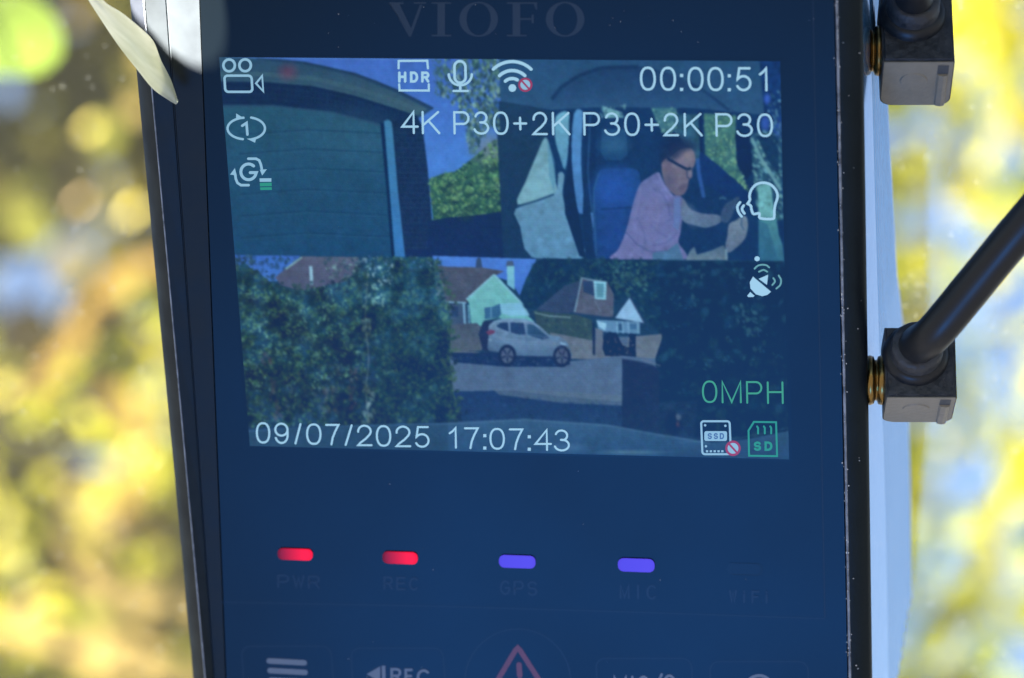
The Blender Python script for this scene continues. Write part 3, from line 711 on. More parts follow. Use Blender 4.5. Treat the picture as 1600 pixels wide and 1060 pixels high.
# ---- rear picture: garden, road, parked car, houses
def q3(p): return (350+p[0]/3.211, 390+p[1]/3.211)
def q4(p): return (780+p[0]/3.117, 390+p[1]/3.117)
def qc(p): return (680+p[0]/4.444, 400+p[1]/4.444)
F3 = [(362,399),(791,403.5),(1232,408),(1240,724),(386,702)]
poly(F3, (34,66,100), (34,62,104))
poly([(366,399),(470,400),(450,420),(432,440),(400,440),(370,420)], (66,104,190), (78,120,200)); foliage([(366,399),(470,399),(440,440),(370,440)], [(44,74,110),(60,88,110),(36,64,96)], 90, 2, 5)
poly([(430,434),(446,420),(472,401),(560,402),(575,450),(560,462),(450,460)], (96,94,122), (84,84,116), tex=0.05, cell=10)
line([(446,421),(472,402)], 3, (150,176,180), 0.8); line([(485.5,416),(487,445)], 5, (156,182,206)); foliage([(500,402),(560,402),(570,440),(520,440)], [(58,80,104),(76,92,112),(120,140,150)], 90, 1.5, 4)
poly([(676,400),(838,405),(828,432),(812,462),(798,440),(750,425),(676,420)], (84,124,208), (76,116,204))
# house with mint gable
poly([(672,414),(700,417),(752,418),(788,424),(772,432),(735,470),(728,474),(676,470)], (84,84,106), (76,80,104), tex=0.08, cell=6)
poly([qc(p) for p in ((280,85),(285,30),(300,8),(318,20),(328,82))], (58,76,114))
poly([qc(p) for p in ((492,60),(500,35),(540,35),(548,75),(495,80))], (78,92,128)); poly([qc(p) for p in ((498,72),(548,72),(552,240),(500,200))], (134,186,206), (120,172,204))
poly([qc(p) for p in ((410,130),(500,225),(580,310),(640,412),(690,460),(560,470),(440,430),(340,450),(320,488),(250,485),(236,330),(220,300))], (128,182,188), (116,172,180), tex=0.04, cell=6)
line([qc(p) for p in ((216,304),(410,130),(600,330),(650,415))], 3, (150,192,214), 0.85)
poly([qc(p) for p in ((450,332),(590,326),(645,415),(520,418),(460,400))], (138,182,214), tex=0.02)
poly([qc(p) for p in ((342,360),(400,352),(450,332),(458,410),(440,428),(345,440))], (58,98,142)); line([qc(p) for p in ((388,350),(388,430))], 1.8, (126,166,200), 0.8)
poly([(686,474),(728,474),(732,510),(690,505)], (66,84,116)); poly([qc(p) for p in ((110,350),(160,350),(160,425),(118,420))], (44,66,104)); line([qc(p) for p in ((10,318),(215,326))], 2.4, (140,168,200)); line([qc(p) for p in ((198,330),(206,478))], 3.2, (132,166,200)); line([qc(p) for p in ((230,340),(238,480))], 2.4, (110,150,180))
# tree mass and second house
dk = [(812,462),(822,436),(834,412),(850,404),(1034,406),(1040,530),(1010,500),(985,464),(962,470),(955,445),(905,436),(880,450),(840,484),(820,482)]
poly(dk, (25,54,90), (28,60,94)); foliage(dk, [(34,66,94),(22,48,84),(44,78,98),(30,60,90)], 330, 2, 6, 0.7); clumps([(830,420),(960,412),(1030,420),(1030,500),(980,455),(870,440)], 20, 9, [(44,78,96),(58,92,102),(34,62,88)], (20,44,78)); foliage([(950,408),(1010,408),(1012,465),(965,460)], [(58,92,104),(70,106,110),(44,78,98)], 110, 1.5, 4.5)
poly([qc(p) for p in ((905,205),(1010,170),(990,300),(965,395),(860,400),(700,375),(790,300))], (58,74,108), (54,70,106), tex=0.04)
poly([qc(p) for p in ((1016,150),(1195,180),(1240,270),(1236,420),(1180,425),(1100,410),(965,392),(995,280))], (84,86,110), (94,94,118), tex=0.08, cell=6)
line([qc(p) for p in ((1018,150),(990,290),(968,390))], 2.2, (140,166,192), 0.85); poly([qc(p) for p in ((1025,175),(1095,175),(1105,280),(1030,250))], (44,66,106)); line([qc(p) for p in ((1016,152),(1100,172),(1190,182))], 2.4, (116,142,168),0.8)
poly([qc(p) for p in ((1100,175),(1190,182),(1186,305),(1108,300))], (146,190,214)); poly([qc(p) for p in ((1118,190),(1172,195),(1168,290),(1122,286))], (96,144,168)); line([qc(p) for p in ((1108,310),(1150,390))], 1.6, (120,130,156), 0.6)
poly([(835,486),(900,492),(925,500),(926,535),(880,545),(840,520)], (54,76,92)); foliage([(830,486),(900,492),(928,504),(926,540),(870,530)], [(70,92,98),(50,72,90),(62,84,94),(40,60,84)], 150, 1.3, 3.6); line([qc(p) for p in ((690,395),(790,418),(940,428))], 2.4, (130,150,160), 0.7)
poly([(860,520),(925,532),(1036,522),(1032,565),(860,560)], (106,110,130), (112,116,136), tex=0.05, cell=8)
poly([qc(p) for p in ((1350,292),(1400,380),(1448,465),(1250,432),(1300,360))], (152,180,218), tex=0.02); line([qc(p) for p in ((1350,292),(1448,466))], 1.8, (108,112,146), 0.7)
poly([(932,500),(1000,503),(1000,522),(935,518)], (100,132,170)); poly([qc(p) for p in ((1120,450),(1190,470),(1180,520),(1135,490))], (156,186,216)); [line([qc((x,455)),qc((x+4,540))], 1.8, (140,172,204), 0.8) for x in (1262,1300,1340,1405)]; poly([qc(p) for p in ((1270,470),(1295,470),(1300,520),(1272,520))], (52,84,124)); poly([qc(p) for p in ((1350,470),(1400,475),(1400,510),(1350,508))], (70,106,148))
poly([qc(p) for p in ((1170,560),(1210,525),(1260,540),(1300,620),(1345,640),(1350,540),(1392,545),(1395,705),(1180,695),(1160,640))], (26,46,86)); poly([qc(p) for p in ((1270,560),(1340,560),(1335,635),(1300,610))], (76,98,136), a=0.8)
line([qc(p) for p in ((1100,470),(1102,692))], 4, (30,50,88)); poly([qc(p) for p in ((1112,500),(1165,520),(1162,690),(1115,690))], (104,108,132))
# road
poly([(695,545),(880,566),(972,556),(1035,562),(1040,640),(972,635),(880,628),(705,618)], (86,104,140), (92,108,142), tex=0.03, cell=12)
poly([(690,508),(745,505),(762,520),(752,548),(700,550)], (78,86,112), (92,98,118), tex=0.06, cell=6); line([(703,550),(748,551)], 2.2, (120,116,126), 0.8)
poly([(705,612),(800,610),(880,620),(972,628),(1000,672),(850,660),(700,664)], (36,62,108), (40,68,110)); poly([(770,608),(870,612),(972,618),(972,634),(880,630),(780,617)], (98,112,138), a=0.7, tex=0.05)
poly([qc(p) for p in ((110,670),(440,675),(700,690),(940,700),(935,755),(870,770),(480,770),(130,740))], (32,56,100))
# silver car
poly([qc(p) for p in ((300,545),(330,460),(400,448),(395,560),(380,660),(330,655))], (38,54,94))
car = [qc(p) for p in ((372,490),(400,462),(440,446),(520,438),(620,442),(690,466),(740,500),(790,545),(860,560),(905,590),(938,640),(948,700),(900,715),(870,700),(590,700),(430,668),(366,650),(372,560))]
car = curve(car, 3); poly(car, (128,146,180), (78,100,136), tex=0.08, cell=5); poly([qc(p) for p in ((430,560),(620,590),(790,590),(880,600),(820,690),(580,690),(560,640),(480,610))], (126,142,176), (90,112,148), a=0.7)
line([qc(p) for p in ((400,462),(440,446),(520,437),(620,441),(690,465))], 2.2, (122,150,186))
poly([qc(p) for p in ((425,490),(450,464),(505,462),(512,528),(460,508))], (40,64,108)); poly([qc(p) for p in ((520,462),(615,466),(628,545),(585,548),(524,532))], (42,66,110)); poly([qc(p) for p in ((640,470),(690,482),(745,530),(792,570),(745,582),(640,548))], (56,90,128), (44,72,112)); line([qc(p) for p in ((632,466),(636,690))], 1.4, (88,112,154), 0.7); line([qc(p) for p in ((518,536),(524,660))], 1.2, (96,118,158), 0.6)
poly([qc(p) for p in ((352,530),(385,512),(418,522),(408,540),(372,552))], (112,64,100)); line([qc(p) for p in ((560,700),(830,706))], 3, (36,56,98), 0.9); poly([qc(p) for p in ((870,598),(915,612),(900,622),(868,612))], (150,176,208), a=0.8)
for cx, cy in ((500,692),(880,698)):
    c = qc((cx,cy)); blob(c[0],c[1],14,17,(30,46,84),1,0,0.12); blob(c[0],c[1],9.5,12,(84,94,128),1,0,0.2)
    for k in range(5):
        a = k*1.2566+0.3; line([c,(c[0]+10*math.cos(a),c[1]+12.5*math.sin(a))], 2.6, (40,56,94))
    blob(c[0],c[1],2.5,3,(70,82,118))
# roof courses, gutters and panel gaps
for k in range(9): line([(676,420+k*5.6),(752-k*2.2,421+k*5.6)], 1.0, (70,74,104), 0.45)
for k in range(10): line([qc((1008-k*4,190+k*22)), qc((1200+k*4,205+k*22))], 0.9, (74,80,110), 0.4)
for k in range(8): line([qc((900-k*22,230+k*20)), qc((985-k*2,222+k*21))], 0.9, (46,62,98), 0.4)
for k in range(7): line([qc((270+k*16,320+k*22)), qc((560+k*8,300+k*16))], 0.8, (104,166,176), 0.25)
line([qc((965,398)), qc((1235,428))], 1.6, (60,72,106), 0.7); line([qc((640,545)), qc((860,575))], 1.2, (100,126,168), 0.6); line([qc((400,590)), qc((900,640))], 1.0, (112,138,180), 0.5)
poly([qc(p) for p in ((368,575),(392,578),(392,592),(368,588))], (150,168,190), a=0.7); line([qc((520,455)), qc((520,540))], 1.3, (110,136,176), 0.8); blob(*qc((760,568)), 3, 2.2, (70,92,132), 0.9)
foliage([(705,556),(970,566),(970,612),(705,604)], [(104,116,140),(74,94,130),(96,110,142)], 260, 0.8, 2.6, 0.35)
foliage([(862,530),(1034,526),(1032,560),(862,556)], [(124,122,132),(88,94,120),(104,106,126)], 130, 0.8, 2.4, 0.5); foliage([(692,508),(750,508),(748,548),(700,548)], [(96,96,112),(66,76,104)], 60, 0.8, 2.4, 0.5)
foliage([(706,615),(980,630),(990,668),(706,660)], [(44,72,116),(30,54,98)], 90, 1.5, 5, 0.4)
# garden on the left
gl = [(362,425),(380,410),(420,440),(470,455),(540,440),(580,402),(676,402),(690,440),(704,500),(703,560),(708,620),(714,660),(386,668)]
poly(gl, (34,68,92), (32,58,86), a=0.93)
foliage(gl, [(54,84,84),(72,104,92),(40,64,78),(28,48,72),(62,92,82),(90,120,108)], 2300, 1.6, 5.0, 0.62)
foliage([(372,450),(430,455),(560,470),(550,560),(470,580),(380,560)], [(74,108,94),(94,128,112),(60,94,84),(110,142,132)], 420, 1.4, 3.8, 0.6)
clumps([(370,455),(560,460),(575,600),(385,640)], 46, 11, [(92,126,112),(72,106,92),(112,142,134),(60,92,84)], (28,46,72))
clumps([(592,420),(676,415),(700,640),(592,650)], 26, 10, [(64,94,92),(52,80,84),(84,114,108)], (26,46,74))
poly([(588,410),(676,410),(695,520),(706,652),(588,655)], (32,66,92), a=0.35); foliage([(588,410),(680,410),(698,520),(708,650),(588,655)], [(42,70,84),(58,88,88),(30,52,76),(74,104,100)], 700, 1.4, 4.2, 0.6)
foliage([(525,500),(588,490),(590,662),(515,665)], [(26,44,76),(34,54,84),(40,62,90)], 190, 2.5, 7, 0.6)
for P, pal, n in (([(566,498),(578,498),(580,535),(570,535)], [(128,144,148),(96,116,126)], 16), ([(568,598),(584,600),(586,662),(566,662)], [(116,134,142),(90,110,122),(134,150,154)], 30),
                  ([(546,572),(560,572),(556,640),(544,640)], [(92,82,102),(70,70,92)], 22), ([(416,590),(430,590),(442,656),(428,656)], [(92,80,102),(66,66,90)], 24), ([(505,600),(522,600),(526,645),(510,650)], [(80,80,98),(60,64,88)], 20), ([(404,546),(428,546),(428,570),(410,570)], [(84,76,98)], 8)):
    foliage(P, pal, n, 2, 5.5, 0.6, ang=1.5)
foliage([(440,590),(530,560),(530,650),(450,660)], [(30,50,80),(44,66,92),(70,84,98)], 160, 1.8, 5, 0.6); foliage([(560,402),(620,402),(612,445),(565,450)], [(120,140,160),(60,90,110),(140,160,170),(44,74,100)], 60, 1.4, 4)
foliage([(560,440),(600,440),(602,480),(565,480)], [(124,152,150),(96,130,136),(60,94,106)], 36, 1.6, 4.2); foliage([(676,402),(706,430),(700,480),(684,470)], [(58,80,104),(80,92,112)], 50, 1.5, 4)
# ragged outline of the shrubs, sky through their tops
for k in range(150):
    y = random.uniform(404,655); x = np.interp(y, [404,440,500,560,620,655], [676,690,704,703,708,712])+random.gauss(0,6)
    blob(x, y, random.uniform(2,6), random.uniform(1.2,3), random.choice([(40,66,80),(56,86,86),(30,50,74),(72,100,94)]), 0.75, random.uniform(0,3.1), 0.8)
for k in range(80):
    x = random.uniform(368,580); y = np.interp(x, [368,400,430,470,540,580], [418,428,446,456,446,412])+random.gauss(0,7)
    blob(x, y, random.uniform(2,7), random.uniform(1.2,3.4), random.choice([(38,62,84),(54,80,88),(30,50,76)]), 0.75, random.uniform(0,3.1), 0.8)
foliage([(560,400),(676,400),(676,425),(565,430)], [(84,116,170),(120,140,160),(60,88,120)], 40, 1.2, 3.2, 0.7)
line(smooth_path([(574,440),(571,500),(576,560),(572,610),(577,662)], 4), 3.0, (110,124,134), 0.4)
# dark right side
dr = [(1030,408),(1232,410),(1238,690),(1100,684),(1030,676),(1024,560),(1034,530)]
poly(dr, (22,48,84), (26,54,92)); foliage(dr, [(34,68,102),(24,52,92),(42,78,108),(30,64,100)], 420, 3, 9, 0.5); clumps([(1040,420),(1220,420),(1225,590),(1045,600)], 22, 13, [(40,74,104),(34,66,98),(50,84,112)], (22,46,84)); foliage([(1140,480),(1175,470),(1200,540),(1185,560),(1160,520)], [(62,98,122),(48,84,112)], 50, 1.6, 5, 0.7, ang=1.1); foliage([(1060,410),(1100,410),(1100,470),(1075,470)], [(54,88,112),(44,76,104)], 26, 2, 5, 0.6)
poly([(972,561),(985,563),(1020,570),(1030,580),(1030,676),(972,668)], (34,52,92), (34,58,98)); line([(972,561),(1000,565),(1030,575)], 2, (50,70,106),0.7); line([(1000,560),(1032,572)], 2.5, (98,108,134), 0.6)
poly([(1020,630),(1090,625),(1085,690),(1020,680)], (38,62,102), a=0.6); blob(1052,660,11,15,(24,42,80),0.8); blob(1060,652,4,5,(104,112,136),0.7); blob(1059,663,2.5,4,(92,76,104),0.7)
# parcel shelf and reflections along the bottom
poly([(384,672),(560,664),(700,661),(820,655),(950,664),(1010,676),(1110,692),(1160,688),(1240,672),(1242,730),(384,712)], (66,98,136), (46,78,122), a=0.85, tex=0.04, cell=18)
poly([(384,676),(480,668),(600,666),(700,664),(700,712),(384,712)], (44,72,104), a=0.65)
line([(700,662),(820,656),(950,665),(1020,678),(1110,693)], 3, (84,112,146), 0.5); blob(985,707,40,3,(110,140,160),0.5,0,1.4); blob(890,700,24,6,(84,120,160),0.5,0,1.5); line([(1060,692),(1160,684),(1236,668)], 1.5, (84,112,146), 0.4)
# thin bright line under the top rim
line([(352,90.5),(500,91.5),(680,93)], 2, (96,132,180), 0.5)

def blur(I, k):
    for ax in (0,1):
        I = sum(w*np.roll(I, s, axis=ax) for s, w in zip((-2,-1,0,1,2), k))
    return I
gm = np.zeros((CH,CW)); sl_, m_ = mask(gl); gm[sl_] = m_
IMG *= (1 + gm*np.clip(0.26*vnoise(24)+0.10*vnoise(7), -0.4, 0.35))[...,None]
IMG *= (1 + 0.035*vnoise(6)+0.03*vnoise(22))[...,None]
IMG[...,0] *= 0.86; IMG[...,1] *= 0.99
IMG = blur(IMG, (0.08,0.24,0.36,0.24,0.08))
grain = RNG.normal(size=(CH,CW,1))*1.6 + RNG.normal(size=(CH,CW,3))*1.2
chroma = np.stack([vnoise(5), vnoise(5), vnoise(5)], -1)*2.0
IMG = np.clip(IMG*(1+0.02*((np.arange(CH)//2) % 2)[:,None,None]) + grain + chroma, 0, 255)
_tv = np.clip((YY-90)/630.0, 0, 1)[...,None]; _th = np.clip((XX-340)/500.0, 0, 1)[...,None]
VEIL = (lin((20,42,73))*(1-_tv) + lin((24,55,99))*_tv)*(0.72+0.28*_th)          # what the cover glass itself reflects, taken off the picture
LIN = np.maximum(lin(IMG) - VEIL, 0.0)

scr_m = principled('unlit display black', (0,0,0), 0.32, 0.2, tint=COATING)
TL = np.array(loc(342.5,89.5)); TR = np.array(loc(1219,96)); BR = np.array(loc(1233,718)); BL = np.array(loc(390.5,697))
def scr(s, t, z):
    p = (TL*(1-s)+TR*s)*(1-t)+(BL*(1-s)+BR*s)*t; p[2] = z; return p
screen = mesh_obj('screen', [scr(-0.006,-0.006,8e-6), scr(-0.006,1.006,8e-6), scr(1.006,1.006,8e-6), scr(1.006,-0.006,8e-6)], [(0,1,2,3)], scr_m, dev, label='small colour display showing three camera pictures')
def feed(s0, s1, t0, t1, nu, nv, label):
    S, T = np.meshgrid(np.linspace(s0,s1,nu), np.linspace(t0,t1,nv))
    s = S.ravel()[:,None]; t = T.ravel()[:,None]
    P = (TL*(1-s)+TR*s)*(1-t)+(BL*(1-s)+BR*s)*t; P[:,2] = 18e-6
    u, v = project(P); x = np.clip(u-X0, 0, CW-2); y = np.clip(v-Y0, 0, CH-2); xi = x.astype(int); yi = y.astype(int); fx = (x-xi)[:,None]; fy = (y-yi)[:,None]
    c = LIN[yi,xi]*(1-fx)*(1-fy)+LIN[yi,xi+1]*fx*(1-fy)+LIN[yi+1,xi]*(1-fx)*fy+LIN[yi+1,xi+1]*fx*fy
    i = np.arange(nu*nv).reshape(nv,nu); Fc = np.stack([i[:-1,:-1],i[1:,:-1],i[1:,1:],i[:-1,1:]],-1).reshape(-1,4)
    me = bpy.data.meshes.new('video_feed'); me.vertices.add(nu*nv); me.vertices.foreach_set('co', P.ravel().astype(np.float32))
    me.loops.add(Fc.size); me.loops.foreach_set('vertex_index', Fc.ravel().astype(np.int32))
    me.polygons.add(len(Fc)); me.polygons.foreach_set('loop_start', np.arange(0,Fc.size,4,dtype=np.int32)); me.update(calc_edges=True)
    at = me.color_attributes.new('Col','FLOAT_COLOR','POINT'); at.data.foreach_set('color', np.c_[c, np.ones(len(c))].astype(np.float32).ravel())
    me.materials.append(attr_glow('live picture')); o = bpy.data.objects.new('video_feed', me); COL.objects.link(o); o.parent = screen; o['label'] = label
feed(0, 0.4985, 0, 0.503, 270, 190, 'picture of a closed garage door and a hedge')
feed(0.4985, 1, 0, 0.503, 270, 190, 'picture of a driver in a pink shirt inside a car')
feed(0, 1, 0.503, 1, 540, 190, 'picture of a silver car parked by bungalows and a leafy garden')

# ------------------------------------------------------------------ writing and symbols on the display
WHITE = glow('display white', (158,202,224)); DIMW = glow('display dim white', (140,184,208))
GREEN = glow('display green', (62,152,112)); TEAL = glow('display teal', (42,142,116)); REDI = glow('display red', (150,48,76)); DARKT = glow('display dark', (70,104,150))
ZI = 30e-6
def readout(name, items, w, mat, label=None, y=None):
    k = Ink(ZI)
    for ch, x0, x1, *yy in items:
        if ch == ':':
            ya, yb = (yy if yy else y(x0))
            for yc in (ya+(yb-ya)*0.36, yb-2.4): k.fill([(x0+a, yc+b) for a, b in ((-2.4,-2.4),(2.4,-2.4),(2.4,2.4),(-2.4,2.4))][::1])
        else:
            ya, yb = (yy if yy else y(x0)); put(k, ch, x0, x1, ya, yb, w, shear=0.6)
    return k.build(name, mat, screen, label=label)
readout('elapsed_time_readout', [('0',999.5,1024.5),('0',1031,1056),(':',1065,1065),('0',1074,1099),('0',1105,1130.5),(':',1139.5,1139.5),('5',1149,1174),('1',1185.5,1200.5)], 3.7, WHITE, y=lambda x: (104.3+(x-1000)*0.006, 142+(x-1000)*0.006), label='white digits 00:00:51')
readout('resolution_readout', [('4',626.5,654),('K',658.5,687.5),('P',708,733.5),('3',739.8,764),('0',770,794.5),('+',801.5,823.5,182.5,204),('2',831,855.5),('K',862,891),
   ('P',911,937.5),('3',944,968.5),('0',975,999.5),('+',1006.5,1029.5,184.5,206),('2',1036,1060.5),('K',1068,1097.5),('P',1117.5,1144.5),('3',1150.5,1176),('0',1182.5,1207.5)], 3.5, WHITE,
   y=lambda x: (173.4+(x-626)*0.0075, 209.8+(x-626)*0.0085), label='white line of video resolutions')
readout('date_readout', [('0',399.5,422),('9',428,451),('/',459.5,471),('0',478,502),('7',508,530.5),('/',538,551),('2',557,581.5),('0',587,611),('2',617,642),('5',647.5,671)], 3.1, WHITE, y=lambda x: (660+(x-400)*0.0245, 693.3+(x-400)*0.0265), label='white date 09/07/2025')
readout('clock_readout', [('1',701,715),('7',725,748),(':',757.5,757.5),('0',764.5,788.5),('7',795,817.5),(':',827,827),('4',834.7,862),('3',865.5,890)], 3.1, WHITE, y=lambda x: (660+(x-400)*0.0245, 693.3+(x-400)*0.0265), label='white clock time 17:07:43')
readout('speed_readout', [('0',1096.5,1120.5),('M',1127,1158.5),('P',1165.5,1191),('H',1198,1224)], 3.0, GREEN, y=lambda x: (594.8+(x-1097)*0.014, 630+(x-1097)*0.016), label='green speed 0MPH')

def icon(name, mat, fn, label=None):
    k = Ink(ZI); fn(k); return k.build(name, mat, screen, label=label)
def rrect(x0, y0, x1, y1, r, sh=0.0):
    p = []
    for cx, cy, a in ((x1-r,y0+r,-90),(x1-r,y1-r,0),(x0+r,y1-r,90),(x0+r,y0+r,180)): p += [(x+sh*(y-y0), y) for x, y in arc(cx,cy,r,r,a,a+90,6)]
    return p
def ic_video(k):
    k.stroke(arc(358,102.5,9,9.3,0,345,24), 4, closed=True); k.stroke(arc(383,102.3,9,9.3,0,345,24), 4, closed=True)
    k.stroke(rrect(350.5,118.5,393,143.8,5,0.06), 3.8, closed=True); k.stroke([(400,130.6),(409.6,118.6),(411.4,143)], 3.2, closed=True)
icon('video_symbol', DIMW, ic_video)
def ic_loop(k):
    k.stroke(arc(384.5,201,29,17,262,100,20), 3.6); k.stroke(arc(385.5,201,28.5,17.5,-76,74,20), 3.6)
    k.fill([(369,177.5),(382.5,186),(369,187)]); k.fill([(385.5,217),(398.5,223.3),(400.5,215.5)]); k.stroke([(378.5,196.8),(385.2,192.5),(386.6,210.5)], 4)
icon('loop_symbol', DIMW, ic_loop)
def ic_g(k):
    k.stroke(arc(388.3,268.8,12,12.3,-48,-350,22)+[(400.5,270),(391,270)], 4.6)
    k.stroke([(388,248.3),(400,248.3),(405,251),(407.5,257),(409,264)], 4); k.fill([(406,265.5),(417,264.8),(409.6,274.5)])
    k.stroke([(388.5,289.6),(376.5,289.6),(371,286),(368.5,280),(367.4,272)], 4); k.fill([(359.5,273),(370,274.6),(367,263)])
    k.fill([(405.5,279),(424,278.8),(424,284.2),(405.8,284.4)])
icon('gravity_sensor_symbol', DIMW, ic_g)
icon('level_bars', TEAL, lambda k: (k.fill([(406,286),(424.4,285.6),(424.6,291.2),(406.2,291.5)]), k.fill([(406.4,293),(424.6,292.6),(424.8,297),(406.8,297.3)])))
def ic_hdr(k):
    k.stroke([(622.8,107),(623,95.5),(667.6,95.2),(668.6,107)], 3.4); k.stroke([(623.6,132),(624.4,141.6),(670,141.8),(670,132)], 3.4)
    put(k,'H',622,635,112,129.5,4); put(k,'D',640.5,653.5,112,129.5,4); put(k,'R',658,671,112,129.5,4)
icon('hdr_symbol', WHITE, ic_hdr)
def ic_mic(k):
    k.stroke(arc(718.6,104.5,8.6,8.6,180,360,12)+arc(719,121,8.6,8.6,0,180,12), 4, closed=True)
    k.stroke(arc(719.2,116,18,17.5,2,178,20), 3.8); k.stroke([(719,133),(719.2,141)], 4); k.stroke([(708.5,142.4),(731,142.4)], 3.4)
icon('microphone_symbol', WHITE, ic_mic)
def ic_wifi(k):
    for r, w in ((16,5.2),(28.5,5.2),(42.5,5)): k.stroke(arc(800.3,139,r,r,-134 if r > 20 else -132,-46 if r > 20 else -60,18), w)
    k.fill(arc(800.6,137.8,6,6,0,342,18))
icon('wifi_symbol', WHITE, ic_wifi)
def ban(cx, cy, r):
    def a(k): k.fill(arc(cx,cy,r*0.74,r*0.74,0,340,18))
    icon('off_badge', DIMW, a)
    def b(k):
        k.n = 8; k.stroke(arc(cx,cy,r*0.86,r*0.86,0,345,24), r*0.3, closed=True); k.stroke([(cx-r*0.55,cy-r*0.6),(cx+r*0.55,cy+r*0.6)], r*0.26)
    icon('off_badge', REDI, b)
ban(820.8,132.8,11); 
def ic_head(k):
    pts = [(1080+x/5.05, 270+y/5.05) for x, y in ((445,245),(463,215),(460,185),(472,140),(508,97),(560,80),(622,92),(668,138),(682,190),(664,250),(656,300),(655,345),(640,365),(545,360),(537,322),(492,326),(476,292),(470,262))]
    k.stroke(smooth_path(pts+[pts[0]], 4)[:-1], 4, closed=True)
    for P in (((385,235),(366,262),(366,290),(378,320),(398,346)), ((414,260),(402,280),(404,300),(420,322))):
        k.stroke(smooth_path([(1080+x/5.05, 270+y/5.05) for x, y in P], 4), 4)
icon('voice_command_symbol', WHITE, ic_head)
def q6(P): return [(1080+x/5.05, 270+y/5.05) for x, y in P]
def ic_dish(k):
    k.fill(arc(1183,404.6,4.2,4,0,330,12)[::1]); k.fill(q6(((487,820),(462,866),(468,915),(510,960),(560,975),(600,965),(630,940)))[::-1]); k.fill(q6(((532,838),(607,806),(598,886)))); k.fill(q6(((442,972),(466,942),(500,972),(490,982),(450,982)))[::1])
icon('satellite_symbol', WHITE, ic_dish)
def ic_wav(k):
    for P in (((500,758),(525,735),(560,727),(595,732),(615,748)),((535,782),(570,768),(600,782)),((690,812),(708,845),(703,885),(672,915)),((648,832),(661,858),(640,887))): k.stroke(smooth_path(q6(P),4), 2.6)
icon('signal_waves', glow('display pale green', (104,160,160)), ic_wav)
def ic_ssd(k):
    k.stroke(rrect(1095.5,658.5,1140,710,4,0.04), 3.2, closed=True); k.fill(rrect(1100.5,674,1136,689.3,3))
    for x, y in ((1101.8,664.8),(1133.4,665.6),(1103,697.6)): k.fill(arc(x,y,2,2,0,300,8))
    for x in range(5): k.fill([(1103+x*6,703.8),(1106.5+x*6,703.8),(1106.5+x*6,707),(1103+x*6,707)])
icon('drive_symbol', DIMW, ic_ssd)
def ic_ssdt(k): k.n = 10; put(k,'S',1105.5,1112.5,677,686.5,2.1); put(k,'S',1115,1122,677,686.5,2.1); put(k,'D',1124.5,1131.5,677,686.5,2.1)
icon('drive_lettering', DARKT, ic_ssdt)
ban(1145.3,700.8,12)
def ic_sd(k):
    k.stroke([(1178,659.5),(1212.6,660),(1214.2,713),(1170.4,712.4),(1169.6,673)], 3, closed=True)
    for x in (1184.5,1195,1205): k.stroke([(x-1.5,666.5),(x,669),(x,677.5)], 3)
    put(k,'S',1177.5,1189.5,690,704.8,3.6); put(k,'D',1194.5,1207,690,704.8,3.6)
icon('memory_card_symbol', TEAL, ic_sd)

# ------------------------------------------------------------------ print, lights and buttons on the front glass
LOGO = principled('grey print under glass', (0.020,0.022,0.024), 0.32, 0.2, tint=COATING)
FAINT = principled('faint print', (0.010,0.011,0.014), 0.32, 0.2, tint=COATING)
ICONP = principled('button print', (0.12,0.125,0.135), 0.32, 0.2, tint=COATING)
REDP = principled('dim red print', (0.13,0.035,0.035), 0.32, 0.2, tint=COATING)
LINEP = principled('button edge', (0.008,0.009,0.010), 0.32, 0.2, tint=COATING)
ZP = 8e-6
def serif(k):
    def q8(P): return [(600+x/4.848, y/4.848) for x, y in P]
    F = lambda P: k.fill(q8(P))
    F([(40,18),(150,18),(150,32),(118,34),(205,215),(190,278)]); F([(40,18),(190,278),(205,278),(80,36),(40,32)])
    F([(205,215),(270,40),(285,34),(290,44),(205,278),(192,270)]); F([(225,18),(320,18),(320,30),(225,30)])
    F([(360,18),(510,18),(510,30),(360,30)]); F([(405,30),(462,30),(462,264),(405,264)]); F([(360,264),(510,264),(510,277),(360,277)])
    for cx in (717,1372):
        o = arc(cx,147,146,133,0,348,32); i = arc(cx,147,92,122,0,348,32); n = len(o); pts = q8(o+i); z = k.z+1e-6; b = len(k.v)
        k.v += [loc(u,v,z) for u, v in pts]; k.f += [(b+j,b+n+j,b+n+(j+1)%n,b+(j+1)%n)[::-1] for j in range(n)]
    F([(930,18),(1155,18),(1155,30),(930,30)]); F([(975,30),(1032,30),(1032,264),(975,264)]); F([(930,264),(1080,264),(1080,277),(930,277)])
    F([(1032,138),(1130,138),(1130,152),(1032,152)]); F([(1118,112),(1134,112),(1134,178),(1118,178)]); F([(1140,18),(1160,18),(1160,78),(1150,74),(1136,40)])
k = Ink(ZP); serif(k); k.build('brand_lettering', LOGO, dev, label='faint grey serif letters VIOFO above the screen')

